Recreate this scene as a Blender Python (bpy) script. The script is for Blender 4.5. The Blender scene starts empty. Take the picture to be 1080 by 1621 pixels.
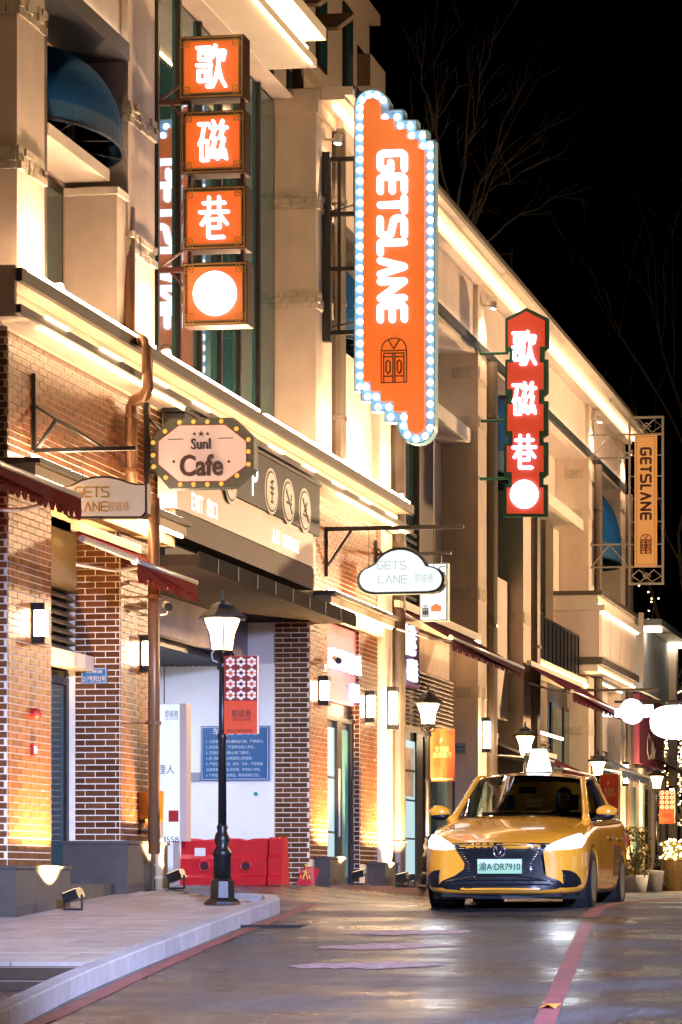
import bpy, bmesh, math, random
from mathutils import Vector, Matrix
from mathutils.bvhtree import BVHTree
random.seed(7)
R = math.radians
SC = bpy.context.scene
COL = SC.collection
# ------------------------------------------------------------------ camera
F_PX, CX, HY, EYE = 4200.0, 1044.0, 1395.0, 0.25
TH = math.atan(588 / 4200)
CT, ST = math.cos(TH), math.sin(TH)
cam = bpy.data.cameras.new('camera')
cam.sensor_fit = 'HORIZONTAL'; cam.sensor_width = 36.0
cam.lens = F_PX / 1080 * 36
cam.shift_x = (540 - CX) / 1080; cam.shift_y = (HY - 810.5) / 1080
cam.clip_start = 0.1; cam.clip_end = 2000
camo = bpy.data.objects.new('camera', cam); COL.objects.link(camo)
camo.location = (0, 0, EYE); camo.rotation_euler = (R(90), 0, TH)
SC.camera = camo
# ------------------------------------------------------------------ night sky
W = bpy.data.worlds.new('World'); SC.world = W; W.use_nodes = True
nt = W.node_tree
bg = nt.nodes['Background']
sky = nt.nodes.new('ShaderNodeTexSky'); sky.sky_type = 'NISHITA'; sky.sun_disc = False
sky.sun_elevation = R(-6); sky.sun_rotation = R(200)
nt.links.new(sky.outputs[0], bg.inputs[0]); bg.inputs[1].default_value = 0.05
sl = bpy.data.lights.new('moon', 'SUN'); sl.energy = 0.02; sl.angle = R(0.5); sl.color = (.8, .88, 1)
so = bpy.data.objects.new('moon', sl); COL.objects.link(so); so.rotation_euler = (R(50), 0, R(-40))
SC.view_settings.view_transform = 'Standard'; SC.view_settings.look = 'None'
SC.view_settings.exposure = 0.15; SC.view_settings.gamma = 1.0
SC.cycles.use_denoising = True
SC.cycles.max_bounces = 6; SC.cycles.diffuse_bounces = 3; SC.cycles.glossy_bounces = 3
SC.cycles.transmission_bounces = 4; SC.cycles.transparent_max_bounces = 10
SC.cycles.caustics_reflective = False; SC.cycles.caustics_refractive = False
SC.cycles.sample_clamp_indirect = 6.0
# ------------------------------------------------------------------ helpers
def ray(x, y):
    dx = (x - CX) / F_PX; dy = (HY - y) / F_PX
    return Vector((dx * CT - ST, dx * ST + CT, dy))
def aX(x, y, X=-10.0):           # pixel direction met with the plane X = const (the facade)
    r = ray(x, y); return Vector((0, 0, EYE)) + r * (X / r.x)
def aY(x, y, Y):                 # pixel direction met with the plane Y = const (things square to the street)
    r = ray(x, y); return Vector((0, 0, EYE)) + r * (Y / r.y)
def sm(t):
    t = max(0, min(1, t)); return t * t * (3 - 2 * t)
def zr(X, Y):                    # road height: climbs 6 % to the garage mouth, level beyond
    d = (Y - 28.9) * .063
    k = .04
    base = -k * math.log(1 + math.exp(-d / k)) if d > -2 else d
    ramp = .2 * sm((-8.0 - X) / 2.0) * sm((Y - 26.5) / 2.5) * (1 - sm((Y - 35.5) / 4.0))
    return base + ramp
def zs(Y): return -.03 + .063 * (Y - 26)   # near pavement

MATS = {}
def mat(name, col, rough=.6, metal=0., emit=None, es=0., var=0., vscale=3., bump=0., bscale=40., spec=.5, rnd=0., coat=0., alpha=1., streak=0.):
    if name in MATS: return MATS[name]
    m = bpy.data.materials.new(name); m.use_nodes = True
    t = m.node_tree; b = t.nodes['Principled BSDF']
    b.inputs['Base Color'].default_value = (*col, 1); b.inputs['Roughness'].default_value = rough
    b.inputs['Metallic'].default_value = metal; b.inputs['Specular IOR Level'].default_value = spec
    if coat: b.inputs['Coat Weight'].default_value = coat; b.inputs['Coat Roughness'].default_value = .04
    if alpha < 1: b.inputs['Alpha'].default_value = alpha
    if emit: b.inputs['Emission Color'].default_value = (*emit, 1); b.inputs['Emission Strength'].default_value = es
    if var or bump or rnd:
        tc = t.nodes.new('ShaderNodeTexCoord')
        if var or rnd:
            n = t.nodes.new('ShaderNodeTexNoise'); n.inputs['Scale'].default_value = vscale; n.inputs['Detail'].default_value = 6; n.inputs['Roughness'].default_value = .65
            t.links.new(tc.outputs['Object'], n.inputs['Vector'])
            mr = t.nodes.new('ShaderNodeMapRange'); mr.inputs[1].default_value = .3; mr.inputs[2].default_value = .7
            mr.inputs[3].default_value = 1 - var; mr.inputs[4].default_value = 1 + var
            t.links.new(n.outputs['Fac'], mr.inputs[0])
            fac = mr.outputs[0]
            if streak:
                mpp = t.nodes.new('ShaderNodeMapping'); mpp.inputs['Scale'].default_value = (2.2, 2.2, .5); t.links.new(tc.outputs['Object'], mpp.inputs[0])
                n3 = t.nodes.new('ShaderNodeTexNoise'); n3.inputs['Scale'].default_value = 1.2; n3.inputs['Detail'].default_value = 7; t.links.new(mpp.outputs[0], n3.inputs['Vector'])
                m3 = t.nodes.new('ShaderNodeMapRange'); m3.inputs[1].default_value = .35; m3.inputs[2].default_value = .62; m3.inputs[3].default_value = 1 - streak; m3.inputs[4].default_value = 1.0
                t.links.new(n3.outputs['Fac'], m3.inputs[0]); mu3 = t.nodes.new('ShaderNodeMath'); mu3.operation = 'MULTIPLY'
                t.links.new(fac, mu3.inputs[0]); t.links.new(m3.outputs[0], mu3.inputs[1]); fac = mu3.outputs[0]
            if rnd:
                oi = t.nodes.new('ShaderNodeObjectInfo')
                m2 = t.nodes.new('ShaderNodeMapRange'); m2.inputs[3].default_value = 1 - rnd; m2.inputs[4].default_value = 1 + rnd
                t.links.new(oi.outputs['Random'], m2.inputs[0])
                mu = t.nodes.new('ShaderNodeMath'); mu.operation = 'MULTIPLY'
                t.links.new(fac, mu.inputs[0]); t.links.new(m2.outputs[0], mu.inputs[1]); fac = mu.outputs[0]
            vm = t.nodes.new('ShaderNodeVectorMath'); vm.operation = 'SCALE'
            vm.inputs[0].default_value = col; t.links.new(fac, vm.inputs['Scale'])
            t.links.new(vm.outputs[0], b.inputs['Base Color'])
        if bump:
            n2 = t.nodes.new('ShaderNodeTexNoise'); n2.inputs['Scale'].default_value = bscale; n2.inputs['Detail'].default_value = 4
            t.links.new(tc.outputs['Object'], n2.inputs['Vector'])
            bp = t.nodes.new('ShaderNodeBump'); bp.inputs['Strength'].default_value = bump; bp.inputs['Distance'].default_value = .01
            t.links.new(n2.outputs['Fac'], bp.inputs['Height']); t.links.new(bp.outputs[0], b.inputs['Normal'])
    MATS[name] = m
    return m
def emat(name, col, s): return mat(name, (.02, .02, .02), .5, emit=col, es=s)

def org(o):
    v = Vector((0, 0, 0))
    while o is not None:
        v += o.location; o = o.parent
    return v
class MB:
    def __init__(s): s.v = []; s.f = []; s.sm = False
    def add(s, vs, fs):
        k = len(s.v); s.v += [Vector(p) for p in vs]; s.f += [[i + k for i in q] for q in fs]; return s
    def box(s, x0, x1, y0, y1, z0, z1):
        x0, x1 = min(x0, x1), max(x0, x1); y0, y1 = min(y0, y1), max(y0, y1); z0, z1 = min(z0, z1), max(z0, z1)
        return s.add([(x0,y0,z0),(x1,y0,z0),(x1,y1,z0),(x0,y1,z0),(x0,y0,z1),(x1,y0,z1),(x1,y1,z1),(x0,y1,z1)],
                     [(3,2,1,0),(4,5,6,7),(0,1,5,4),(1,2,6,5),(2,3,7,6),(3,0,4,7)])
    def ext(s, poly, d):          # planar polygon extruded along d
        d = Vector(d); n = len(poly); P = [Vector(p) for p in poly]
        return s.add(P + [p + d for p in P], [list(range(n)), list(range(2*n-1, n-1, -1))] + [(i, i+n, (i+1) % n + n, (i+1) % n) for i in range(n)])
    def quad(s, a, b, c, d): return s.add([a, b, c, d], [(0, 1, 2, 3)])
    def tube(s, pts, r, n=8, r2=None):
        P = [Vector(p) for p in pts]; L = len(P); rings = []
        up = Vector((0, 0, 1))
        for i, p in enumerate(P):
            d = (P[min(i+1, L-1)] - P[max(i-1, 0)]).normalized()
            a = d.cross(up)
            if a.length < .05: a = d.cross(Vector((1, 0, 0)))
            a.normalize(); b = d.cross(a).normalized()
            if i: # keep the frame from flipping
                if a.dot(pa) < 0 and abs(a.dot(pa)) > .3: a, b = -a, -b
            pa = a
            q = r if r2 is None else r + (r2 - r) * i / (L - 1)
            if isinstance(r, (list, tuple)): q = r[i]
            rings.append([p + (a * math.cos(t) + b * math.sin(t)) * q for t in [2*math.pi*k/n for k in range(n)]])
        vs = [p for g in rings for p in g]
        fs = [(i*n+k, i*n+(k+1) % n, (i+1)*n+(k+1) % n, (i+1)*n+k) for i in range(L-1) for k in range(n)]
        fs += [list(range(n))[::-1], list(range((L-1)*n, L*n))]
        return s.add(vs, fs)
    def lathe(s, prof, c, n=12, axis='z'):
        c = Vector(c); vs = []
        for r, h in prof:
            for k in range(n):
                t = 2*math.pi*k/n; x, y = r*math.cos(t), r*math.sin(t)
                vs.append(c + (Vector((x, y, h)) if axis == 'z' else Vector((h, x, y)) if axis == 'x' else Vector((x, h, y))))
        L = len(prof)
        fs = [(i*n+k, i*n+(k+1) % n, (i+1)*n+(k+1) % n, (i+1)*n+k) for i in range(L-1) for k in range(n)]
        fs += [list(range(n))[::-1], list(range((L-1)*n, L*n))]
        return s.add(vs, fs)
    def ball(s, c, rx, ry=None, rz=None, n=8, m=5):
        ry = ry or rx; rz = rz or rx; c = Vector(c); vs = [c + Vector((0, 0, -rz))]
        for i in range(1, m):
            ph = math.pi*i/m - math.pi/2
            vs += [c + Vector((rx*math.cos(ph)*math.cos(2*math.pi*k/n), ry*math.cos(ph)*math.sin(2*math.pi*k/n), rz*math.sin(ph))) for k in range(n)]
        vs.append(c + Vector((0, 0, rz))); fs = []
        for k in range(n): fs.append((0, 1+(k+1) % n, 1+k))
        for i in range(m-2):
            for k in range(n): fs.append((1+i*n+k, 1+i*n+(k+1) % n, 1+(i+1)*n+(k+1) % n, 1+(i+1)*n+k))
        e = 1+(m-1)*n; b = 1+(m-2)*n
        for k in range(n): fs.append((b+k, b+(k+1) % n, e))
        return s.add(vs, fs)
    def mesh(s, name, o=Vector((0, 0, 0)), fix=True):
        me = bpy.data.meshes.new(name); me.from_pydata([tuple(p - o) for p in s.v], [], s.f)
        if fix:
            bm = bmesh.new(); bm.from_mesh(me); bmesh.ops.recalc_face_normals(bm, faces=bm.faces); bm.to_mesh(me); bm.free()
        if s.sm: me.polygons.foreach_set('use_smooth', [True]*len(me.polygons))
        return me
    def build(s, name, m, parent=None, smooth=False, fix=True, loc=None):
        s.sm = smooth
        o0 = org(parent) if loc is None else org(parent) + Vector(loc)
        me = s.mesh(name, o0, fix); me.materials.append(m)
        o = bpy.data.objects.new(name, me); COL.objects.link(o); o.parent = parent
        if loc is not None: o.location = loc
        return o
def bx(name, m, parent, *a): return MB().box(*a).build(name, m, parent)
def thing(name, label, cat, loc=(0, 0, 0), group=None):
    o = bpy.data.objects.new(name, None); COL.objects.link(o); o.location = loc; o.empty_display_size = .2
    return tag(o, label, cat, group)
def tag(o, label, cat, group=None):
    o['label'] = label; o['category'] = cat
    if group: o['group'] = group
    return o
def struct(o): o['kind'] = 'structure'; return o
def stuff(o): o['kind'] = 'stuff'; return o
def dup(root, loc, label, group=None, parent=None):
    r = root.copy(); COL.objects.link(r); r.location = loc; r.parent = parent
    if label: r['label'] = label
    if group: r['group'] = group
    def rec(src, dst):
        for ch in src.children:
            c = ch.copy(); COL.objects.link(c); c.parent = dst
            rec(ch, c)
    rec(root, r)
    return r
def lamp(kind, name, loc, energy, col, parent=None, aim=None, size=.1, spot=60, blend=.6, shape=None):
    l = bpy.data.lights.new(name, kind); l.energy = energy; l.color = col
    if kind == 'SPOT': l.spot_size = R(spot); l.spot_blend = blend; l.shadow_soft_size = size
    elif kind == 'AREA': l.size = size
    else: l.shadow_soft_size = size
    o = bpy.data.objects.new(name, l); COL.objects.link(o); o.parent = parent
    o.location = Vector(loc) - org(parent)
    if aim is not None:
        o.rotation_euler = (Vector(aim) - Vector(loc)).to_track_quat('-Z', 'Y').to_euler()
    return o
# flat lettering: text curve -> mesh, laid in the plane spanned by ux (reading) and uz (up)
_TC = {}
def text_mesh(body, bold=0.0, ext=0.0):
    cu = bpy.data.curves.new('lettering', 'FONT'); cu.body = body; cu.align_x = 'CENTER'; cu.align_y = 'CENTER'
    cu.offset = bold; cu.extrude = ext; cu.resolution_u = 3
    o = bpy.data.objects.new('lettering', cu); COL.objects.link(o)
    me = bpy.data.meshes.new_from_object(o.evaluated_get(bpy.context.evaluated_depsgraph_get()))
    bpy.data.objects.remove(o)
    return me
def text(name, body, c, size, m, parent, ux=(1, 0, 0), uz=(0, 0, 1), bold=0., sx=1., ext=0., width=None):
    me = text_mesh(body, bold, ext)
    xs = [v.co.x for v in me.vertices]; ys = [v.co.y for v in me.vertices]
    if not xs: return None
    w = max(xs)-min(xs); h = max(ys)-min(ys); mx = (max(xs)+min(xs))/2; my = (max(ys)+min(ys))/2
    k = size / h; kx = k * sx
    if width: kx = width / w
    ux = Vector(ux); uz = Vector(uz); un = ux.cross(uz)
    c = Vector(c) - org(parent)
    for v in me.vertices:
        v.co = c + ux * ((v.co.x-mx)*kx) + uz * ((v.co.y-my)*k) + un * v.co.z
    me.materials.clear(); me.materials.append(m)
    o = bpy.data.objects.new(name, me); COL.objects.link(o); o.parent = parent
    return o
# rounded stroke lettering built as raised bars
GL = {
 'G': [[(100,100),(12,100),(0,88),(0,12),(12,0),(88,0),(100,12),(100,44),(58,44)]],
 'E': [[(100,100),(12,100),(0,88),(0,12),(12,0),(100,0)], [(0,50),(100,50)]],
 'T': [[(0,100),(100,100)], [(50,100),(50,0)]],
 'S': [[(100,100),(12,100),(0,90),(0,66),(10,56),(90,44),(100,34),(100,10),(88,0),(0,0)]],
 'L': [[(0,100),(0,0),(95,0)]],
 'A': [[(0,0),(48,100),(100,0)]],
 'N': [[(0,0),(0,100),(100,0),(100,100)]],
 '歌': [[(0,96),(48,96)],[(8,84),(34,84),(34,68),(8,68),(8,84)],[(0,54),(50,54)],[(6,40),(32,40),(32,16),(6,16),(6,40)],[(46,96),(46,2),(36,2)],
        [(66,100),(56,74)],[(64,86),(98,86),(92,66)],[(78,78),(76,50),(68,24),(54,2)],[(77,46),(86,20),(100,2)]],
 '磁': [[(0,94),(36,94)],[(20,94),(12,60),(2,44)],[(10,52),(10,6),(32,6),(32,52),(10,52)],[(52,100),(58,88)],[(86,100),(78,88)],[(42,84),(100,84)],
        [(58,84),(46,58),(60,58),(44,14),(62,14)],[(60,30),(66,8)],[(88,84),(76,58),(90,58),(74,14),(94,14)],[(92,30),(98,8)]],
 '巷': [[(12,86),(88,86)],[(32,100),(32,64)],[(68,100),(68,64)],[(0,64),(100,64)],[(34,62),(6,34)],[(66,62),(96,34)],[(30,46),(70,46),(70,26),(32,26)],[(30,46),(30,2),(84,2)]],
}
def strokes(lines, c, ux, uz, w, h, th, dep, m, parent, name='letter', n0=0.0):
    """lines on a 100x100 grid -> bars of width th standing dep off the face (towards -Y / the normal)"""
    ux = Vector(ux); uz = Vector(uz); un = ux.cross(uz); c = Vector(c); b = MB(); k = 0
    P2 = lambda p: Vector(((p[0]-50)/100*w, (p[1]-50)/100*h))
    for L in lines:
        Q = [P2(p) for p in L]
        for i, q in enumerate(Q):
            k += 1; e = n0 + dep + k*.0004
            pl = [q + Vector((math.cos(a), math.sin(a)))*th/2 for a in [2*math.pi*j/8 for j in range(8)]]
            b.ext([c + ux*p.x + uz*p.y + un*n0 for p in pl], un*(e-n0))
            if i+1 < len(Q):
                k += 1; e = n0 + dep + k*.0004
                d = (Q[i+1]-q).normalized(); o = Vector((-d.y, d.x))*th/2
                b.ext([c + ux*p.x + uz*p.y + un*n0 for p in (q+o, q-o, Q[i+1]-o, Q[i+1]+o)], un*(e-n0))
    return b.build(name, m, parent)
DOORMARK = [[(0,0),(0,72),(4,84),(16,94),(34,99),(50,100),(66,99),(84,94),(96,84),(100,72),(100,0),(0,0)], [(0,72),(100,72)], [(10,0),(10,66),(90,66),(90,0)],
            [(46,0),(46,66)],[(54,0),(54,66)],[(50,76),(28,96)],[(50,76),(72,96)],[(10,58),(46,58)],[(54,58),(90,58)],
            [(28,50),(20,46),(20,26),(28,20),(36,26),(36,46),(28,50)],[(72,50),(64,46),(64,26),(72,20),(80,26),(80,46),(72,50)],[(10,14),(46,14)],[(54,14),(90,14)]]
# ------------------------------------------------------------------ materials
WARM = (1.0, .64, .30); WARM2 = (1.0, .64, .40); COOL = (.72, .86, 1.0)
M_brick = mat('brick', (.115, .042, .0135), .36, spec=.25, var=.34, vscale=9, bump=.12, bscale=60, rnd=.35)
M_mortar = mat('mortar', (.84, .74, .60), .85, var=.12, vscale=8)
M_plaster = mat('plaster', (.68, .56, .45), .8, var=.10, vscale=1.3, streak=.13, bump=.10, bscale=25)
M_plaster2 = mat('plaster_smooth', (.74, .62, .53), .75, var=.07, vscale=1.6, streak=.09, bump=.06, bscale=30)
M_rough = mat('split_stone', (.50, .43, .33), .9, var=.25, vscale=7, bump=1.0, bscale=14)
M_trim = mat('trim_cream', (.74, .66, .54), .6, var=.06, vscale=2.5)
M_dark = mat('dark_metal', (.018, .016, .015), .4, var=.2, vscale=5)
M_black = mat('black_paint', (.010, .010, .011), .35)
M_edge = mat('cornice_edge', (.10, .085, .07), .6, var=.15, vscale=4)
M_brown = mat('brown_soffit', (.17, .095, .055), .5, var=.2, vscale=3)
M_plinth = mat('plinth_stone', (.075, .066, .058), .55, spec=.2, var=.18, vscale=5, bump=.08, bscale=60)
M_stoneled = mat('ledge_stone', (.55, .42, .26), .6, var=.1, vscale=4)
M_glass = mat('dark_glass', (.022, .075, .085), .03, spec=1.0)
M_glass.node_tree.nodes['Principled BSDF'].inputs['IOR'].default_value = 2.6
M_wglass = mat('shop_glass', (.03, .07, .075), .04, spec=.8)
M_lit_in = emat('lit_shop_interior', (.55, .85, .92), .75)
M_tglass = mat('teal_glass', (.10, .28, .30), .05, spec=1.0)
M_white = mat('white_paint', (.80, .80, .80), .5, var=.04, vscale=2)
M_led = emat('led_strip_warm', (1, .62, .35), 11)
M_led2 = emat('led_wash_bar', (1, .64, .34), 48)
M_wash = emat('cornice_wash_bar', (1, .63, .38), 140)
M_ledc = emat('led_strip_soft', (1, .80, .60), 7)
M_lampglass = emat('wall_lamp_glass', (1, .76, .48), 52)
M_blue = mat('blue_canvas', (.010, .080, .25), .8, spec=.1, var=.15, vscale=4, bump=.15, bscale=80)
M_maroon = mat('maroon_canvas', (.15, .009, .009), .8, spec=.08, var=.15, vscale=5, bump=.15, bscale=90)
M_purple = mat('plum_canvas', (.06, .006, .018), .8, spec=.08, var=.15, vscale=5, bump=.15, bscale=90)
M_alu = mat('aluminium', (.62, .60, .58), .35, metal=.6)
M_pipe = mat('copper_brown_pipe', (.20, .10, .045), .38, metal=.2, var=.12, vscale=3)
M_pipe2 = mat('grey_brown_pipe', (.13, .10, .075), .4, metal=.2, var=.12, vscale=3)
# ------------------------------------------------------------------ road
m = bpy.data.materials.new('asphalt'); m.use_nodes = True
t = m.node_tree; b = t.nodes['Principled BSDF']; tc = t.nodes.new('ShaderNodeTexCoord')
mp = t.nodes.new('ShaderNodeMapping'); mp.inputs['Scale'].default_value = (.35, .55, 1)
t.links.new(tc.outputs['Object'], mp.inputs[0])
n = t.nodes.new('ShaderNodeTexNoise'); n.inputs['Scale'].default_value = 1.5; n.inputs['Detail'].default_value = 5; n.inputs['Roughness'].default_value = .6
t.links.new(mp.outputs[0], n.inputs['Vector'])
rp = t.nodes.new('ShaderNodeValToRGB'); rp.color_ramp.elements[0].position = .42; rp.color_ramp.elements[0].color = (.010, .011, .014, 1)
rp.color_ramp.elements[1].position = .60; rp.color_ramp.elements[1].color = (.046, .048, .056, 1)
t.links.new(n.outputs['Fac'], rp.inputs[0])
g = t.nodes.new('ShaderNodeTexNoise'); g.inputs['Scale'].default_value = 34; g.inputs['Detail'].default_value = 6
t.links.new(tc.outputs['Object'], g.inputs['Vector'])
mx = t.nodes.new('ShaderNodeMix'); mx.data_type = 'RGBA'; mx.blend_type = 'MULTIPLY'; mx.inputs[0].default_value = .75
g2 = t.nodes.new('ShaderNodeMapRange'); g2.inputs[1].default_value = .3; g2.inputs[2].default_value = .7; g2.inputs[3].default_value = .25; g2.inputs[4].default_value = 1.8
t.links.new(g.outputs['Fac'], g2.inputs[0])
mpl = t.nodes.new('ShaderNodeMapping'); mpl.inputs['Scale'].default_value = (15, 1.3, 1); t.links.new(tc.outputs['Object'], mpl.inputs[0])
nl = t.nodes.new('ShaderNodeTexNoise'); nl.inputs['Scale'].default_value = 1.0; nl.inputs['Detail'].default_value = 8; nl.inputs['Roughness'].default_value = .8; t.links.new(mpl.outputs[0], nl.inputs['Vector'])
ml = t.nodes.new('ShaderNodeMapRange'); ml.inputs[1].default_value = .32; ml.inputs[2].default_value = .68; ml.inputs[3].default_value = .35; ml.inputs[4].default_value = 1.7; t.links.new(nl.outputs['Fac'], ml.inputs[0])
vl = t.nodes.new('ShaderNodeVectorMath'); vl.operation = 'SCALE'; t.links.new(rp.outputs[0], vl.inputs[0]); t.links.new(ml.outputs[0], vl.inputs['Scale'])
t.links.new(vl.outputs[0], mx.inputs[6]); t.links.new(g2.outputs[0], mx.inputs[7]); t.links.new(mx.outputs[2], b.inputs['Base Color'])
r2 = t.nodes.new('ShaderNodeMapRange'); r2.inputs[1].default_value = .40; r2.inputs[2].default_value = .62; r2.inputs[3].default_value = .24; r2.inputs[4].default_value = .54
t.links.new(n.outputs['Fac'], r2.inputs[0]); t.links.new(r2.outputs[0], b.inputs['Roughness'])
bp = t.nodes.new('ShaderNodeBump'); bp.inputs['Strength'].default_value = .55; bp.inputs['Distance'].default_value = .012
t.links.new(g.outputs['Fac'], bp.inputs['Height']); t.links.new(bp.outputs[0], b.inputs['Normal'])
M_asph = m
mb = MB()
xs = [-300, -120, -60, -30, -18, -14] + [-12 + .4*i for i in range(24)] + [-2, 0, 3, 8, 20, 60, 200]
ys = [-40, -10, 5, 10, 12] + [13 + .5*i for i in range(60)] + [44, 48, 55, 65, 80, 110, 160, 260, 500]
for y in ys:
    for x in xs: mb.v.append(Vector((x, y, zr(x, y))))
nx = len(xs)
mb.f = [(j*nx+i, j*nx+i+1, (j+1)*nx+i+1, (j+1)*nx+i) for j in range(len(ys)-1) for i in range(nx-1)]
struct(mb.build('road', M_asph, None, smooth=True))
# near pavement: kerb line from the photograph, on the climbing plane
KP = [(-6.45, 13.0), (-6.62, 15.0), (-6.72, 16.6), (-7.12, 19.2), (-7.30, 20.7), (-7.66, 24.2), (-7.85, 26.2), (-7.90, 27.2), (-8.0, 27.85), (-8.25, 28.2), (-8.7, 28.35)]
def kx(Y):
    for (a, b_), (c_, d) in zip(KP, KP[1:]):
        if b_ <= Y <= d: return a + (c_-a)*(Y-b_)/(d-b_)
    return KP[0][0] if Y < KP[0][1] else KP[-1][0]
M_kerb = mat('kerb_granite', (.36, .355, .37), .6, var=.16, vscale=6, bump=.2, bscale=50, rnd=.10)
M_slab = mat('paving_slab', (.40, .36, .32), .45, var=.16, vscale=4, bump=.12, bscale=40, rnd=.14)
M_joint = mat('paving_joint', (.10, .09, .08), .9)
STEP_Y = 20.2
# bed beneath the slabs
mb = MB(); rows = [STEP_Y + i*(29.6-STEP_Y)/24 for i in range(25)]
def inner_edge(Y): return kx(Y) - .14 if Y < 27.2 else (-8.14 - (Y-27.2)*.9 if Y < 28.3 else -9.13 - (Y-28.3)*.75)
for Y in rows:
    mb.v += [Vector((-13, Y, zs(Y)-.012)), Vector((inner_edge(Y), Y, zs(Y)-.012))]
mb.f = [(2*i, 2*i+1, 2*i+3, 2*i+2) for i in range(24)]
walk = struct(mb.build('pavement', M_joint, None))
j = 0; Y = STEP_Y + .005
while Y < 29.4:
    d = .42
    x1 = min(inner_edge(Y), inner_edge(Y+d)); X = x1 - (.3 if j % 2 else 0); first = True
    e1 = x1
    while e1 > -10.55:
        w = .62 if not (first and j % 2) else .3
        first = False
        x0 = e1 - w
        mb = MB(); z0, z1 = zs(Y), zs(Y+d-.008)
        vs = [(x0+.010, Y, z0), (e1, Y, z0), (e1, Y+d-.018, z1), (x0+.010, Y+d-.018, z1)]
        dz = random.uniform(-.0015, .0015)
        mb.ext([(a, b_, c_ - .03 + dz) for a, b_, c_ in vs], (0, 0, .032))
        mb.build('paving_slab', M_slab, walk)
        e1 = x0
    Y += d; j += 1
# kerb stones
kb = thing('kerb', '', '', (0, 0, 0)); del kb['label']; del kb['category']; struct(kb)
def along(P, step):
    out = [Vector(P[0])]; acc = 0
    for a, b_ in zip(P, P[1:]):
        a, b_ = Vector(a), Vector(b_); L = (b_-a).length; q = step - acc
        while q <= L: out.append(a + (b_-a)*q/L); q += step
        acc = L - (q - step)
    out.append(Vector(P[-1])); return out
KK = along(KP, .66)
for a, b_ in zip(KK, KK[1:]):
    d = (b_-a); L = d.length
    if L < .08: continue
    d.normalize(); nrm = Vector((-d.y, d.x)); e = d*.004
    mb = MB(); zt = lambda p: (zs(p.y) if p.y < 28.4 else zs(28.4))
    pa, pb = a+e, b_-e; qa, qb = pa+nrm*.14, pb+nrm*.14
    top = [Vector((pa.x, pa.y, zt(pa)+.004)), Vector((pb.x, pb.y, zt(pb)+.004)), Vector((qb.x, qb.y, zt(qb)+.004)), Vector((qa.x, qa.y, zt(qa)+.004))]
    off = Vector((-nrm.x*.012, -nrm.y*.012, 0))
    bot = [top[0]+off-Vector((0, 0, .45)), top[1]+off-Vector((0, 0, .45)), top[2]-Vector((0, 0, .45)), top[3]-Vector((0, 0, .45))]
    mid = [top[0]+off-Vector((0, 0, .012)), top[1]+off-Vector((0, 0, .012))]
    mb.add(top+bot+mid, [(0, 1, 2, 3), (0, 8, 9, 1), (8, 4, 5, 9), (2, 6, 7, 3), (1, 9, 5, 6, 2), (0, 3, 7, 4, 8)])
    mb.build('kerb_stone', M_kerb, kb)
# steps down at the near end of the pavement
M_step = mat('step_stone', (.060, .038, .025), .6, var=.2, vscale=6, bump=.15, bscale=40)
stp = thing('stone_steps', 'brown stone steps dropping from the paved walk beside the kerb', 'steps', (-9, STEP_Y, zs(STEP_Y)))
for i in range(6):
    y1 = STEP_Y - .32*i; zt = zs(STEP_Y) - .03 - .095*i
    bx('tread', M_step, stp, -13, kx(y1-.16)-.10, y1-.33, y1, zt-.095, zt-.002)
    bx('nosing', mat('nosing_stone', (.30, .24, .20), .5, var=.1, vscale=5), stp, -13, kx(y1-.16)-.11, y1-.325, y1-.29, zt-.012, zt+.003)
bx('cheek', M_step, stp, -13, -7.3, STEP_Y-2.3, STEP_Y-1.9, -1.9, zs(STEP_Y)-.6)
# far raised threshold kerb along the shops
fk = thing('shop_kerb', '', '', (0, 0, 0)); del fk['label']; del fk['category']; struct(fk)
M_kerb2 = mat('red_granite', (.17, .085, .075), .45, var=.2, vscale=8, rnd=.12)
Y = 36.35
while Y < 78:
    L = 1.15; x1 = -9.42 - .33*max(0, 1-(Y-36.35)/1.4)
    mb = MB(); x2 = -9.42 - .33*max(0, 1-(Y+L-36.35)/1.4)
    mb.ext([(-9.98, Y, -.2), (x1, Y, -.2), (x2, Y+L-.008, -.2), (-9.98, Y+L-.008, -.2)], (0, 0, .335 + max(0, .07*(1-(Y-36.35)/3))))
    mb.build('kerb_stone', M_kerb2, fk); Y += L
bx('threshold_bed', M_slab, fk, -11.2, -9.985, 36.3, 78, -.2, .134)
# painted lines
M_red = mat('worn_red_paint', (.20, .055, .06), .6, var=.35, vscale=5, bump=.2, bscale=60)
M_pinkp = mat('worn_pink_paint', (.30, .21, .23), .6, var=.6, vscale=9, bump=.2, bscale=60)
def road_strip(name, L, w, mt, lift=.005):
    mb = MB(); k = len(L)
    for i, p in enumerate(L):
        p = Vector(p); d = (Vector(L[min(i+1, k-1)])-Vector(L[max(i-1, 0)])).normalized(); nn = Vector((-d.y, d.x))*w/2
        for q in (p-nn, p+nn): mb.v.append(Vector((q.x, q.y, zr(q.x, q.y)+lift)))
    mb.f = [(2*i, 2*i+1, 2*i+3, 2*i+2) for i in range(k-1)]
    return struct(mb.build(name, mt))
def gpt(x, y):                     # pixel met with the road surface
    r = ray(x, y); lo, hi = 5.0, 90.0; o = Vector((0, 0, EYE))
    for _ in range(50):
        q = (lo+hi)/2; p = o + r*q
        if p.z > zr(p.x, p.y): lo = q
        else: hi = q
    p = o + r*lo; return Vector((p.x, p.y))
def dense(L, k=8): return [Vector(L[i]).lerp(Vector(L[i+1]), j/k) for i in range(len(L)-1) for j in range(k)] + [Vector(L[-1])]
road_strip('road_marking', dense([gpt(-40, 1660), gpt(90, 1608), gpt(200, 1555), gpt(330, 1497), gpt(420, 1462), gpt(462, 1447), (-8.05, 29.2), (-8.6, 29.7)]), .15, M_red)
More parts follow.
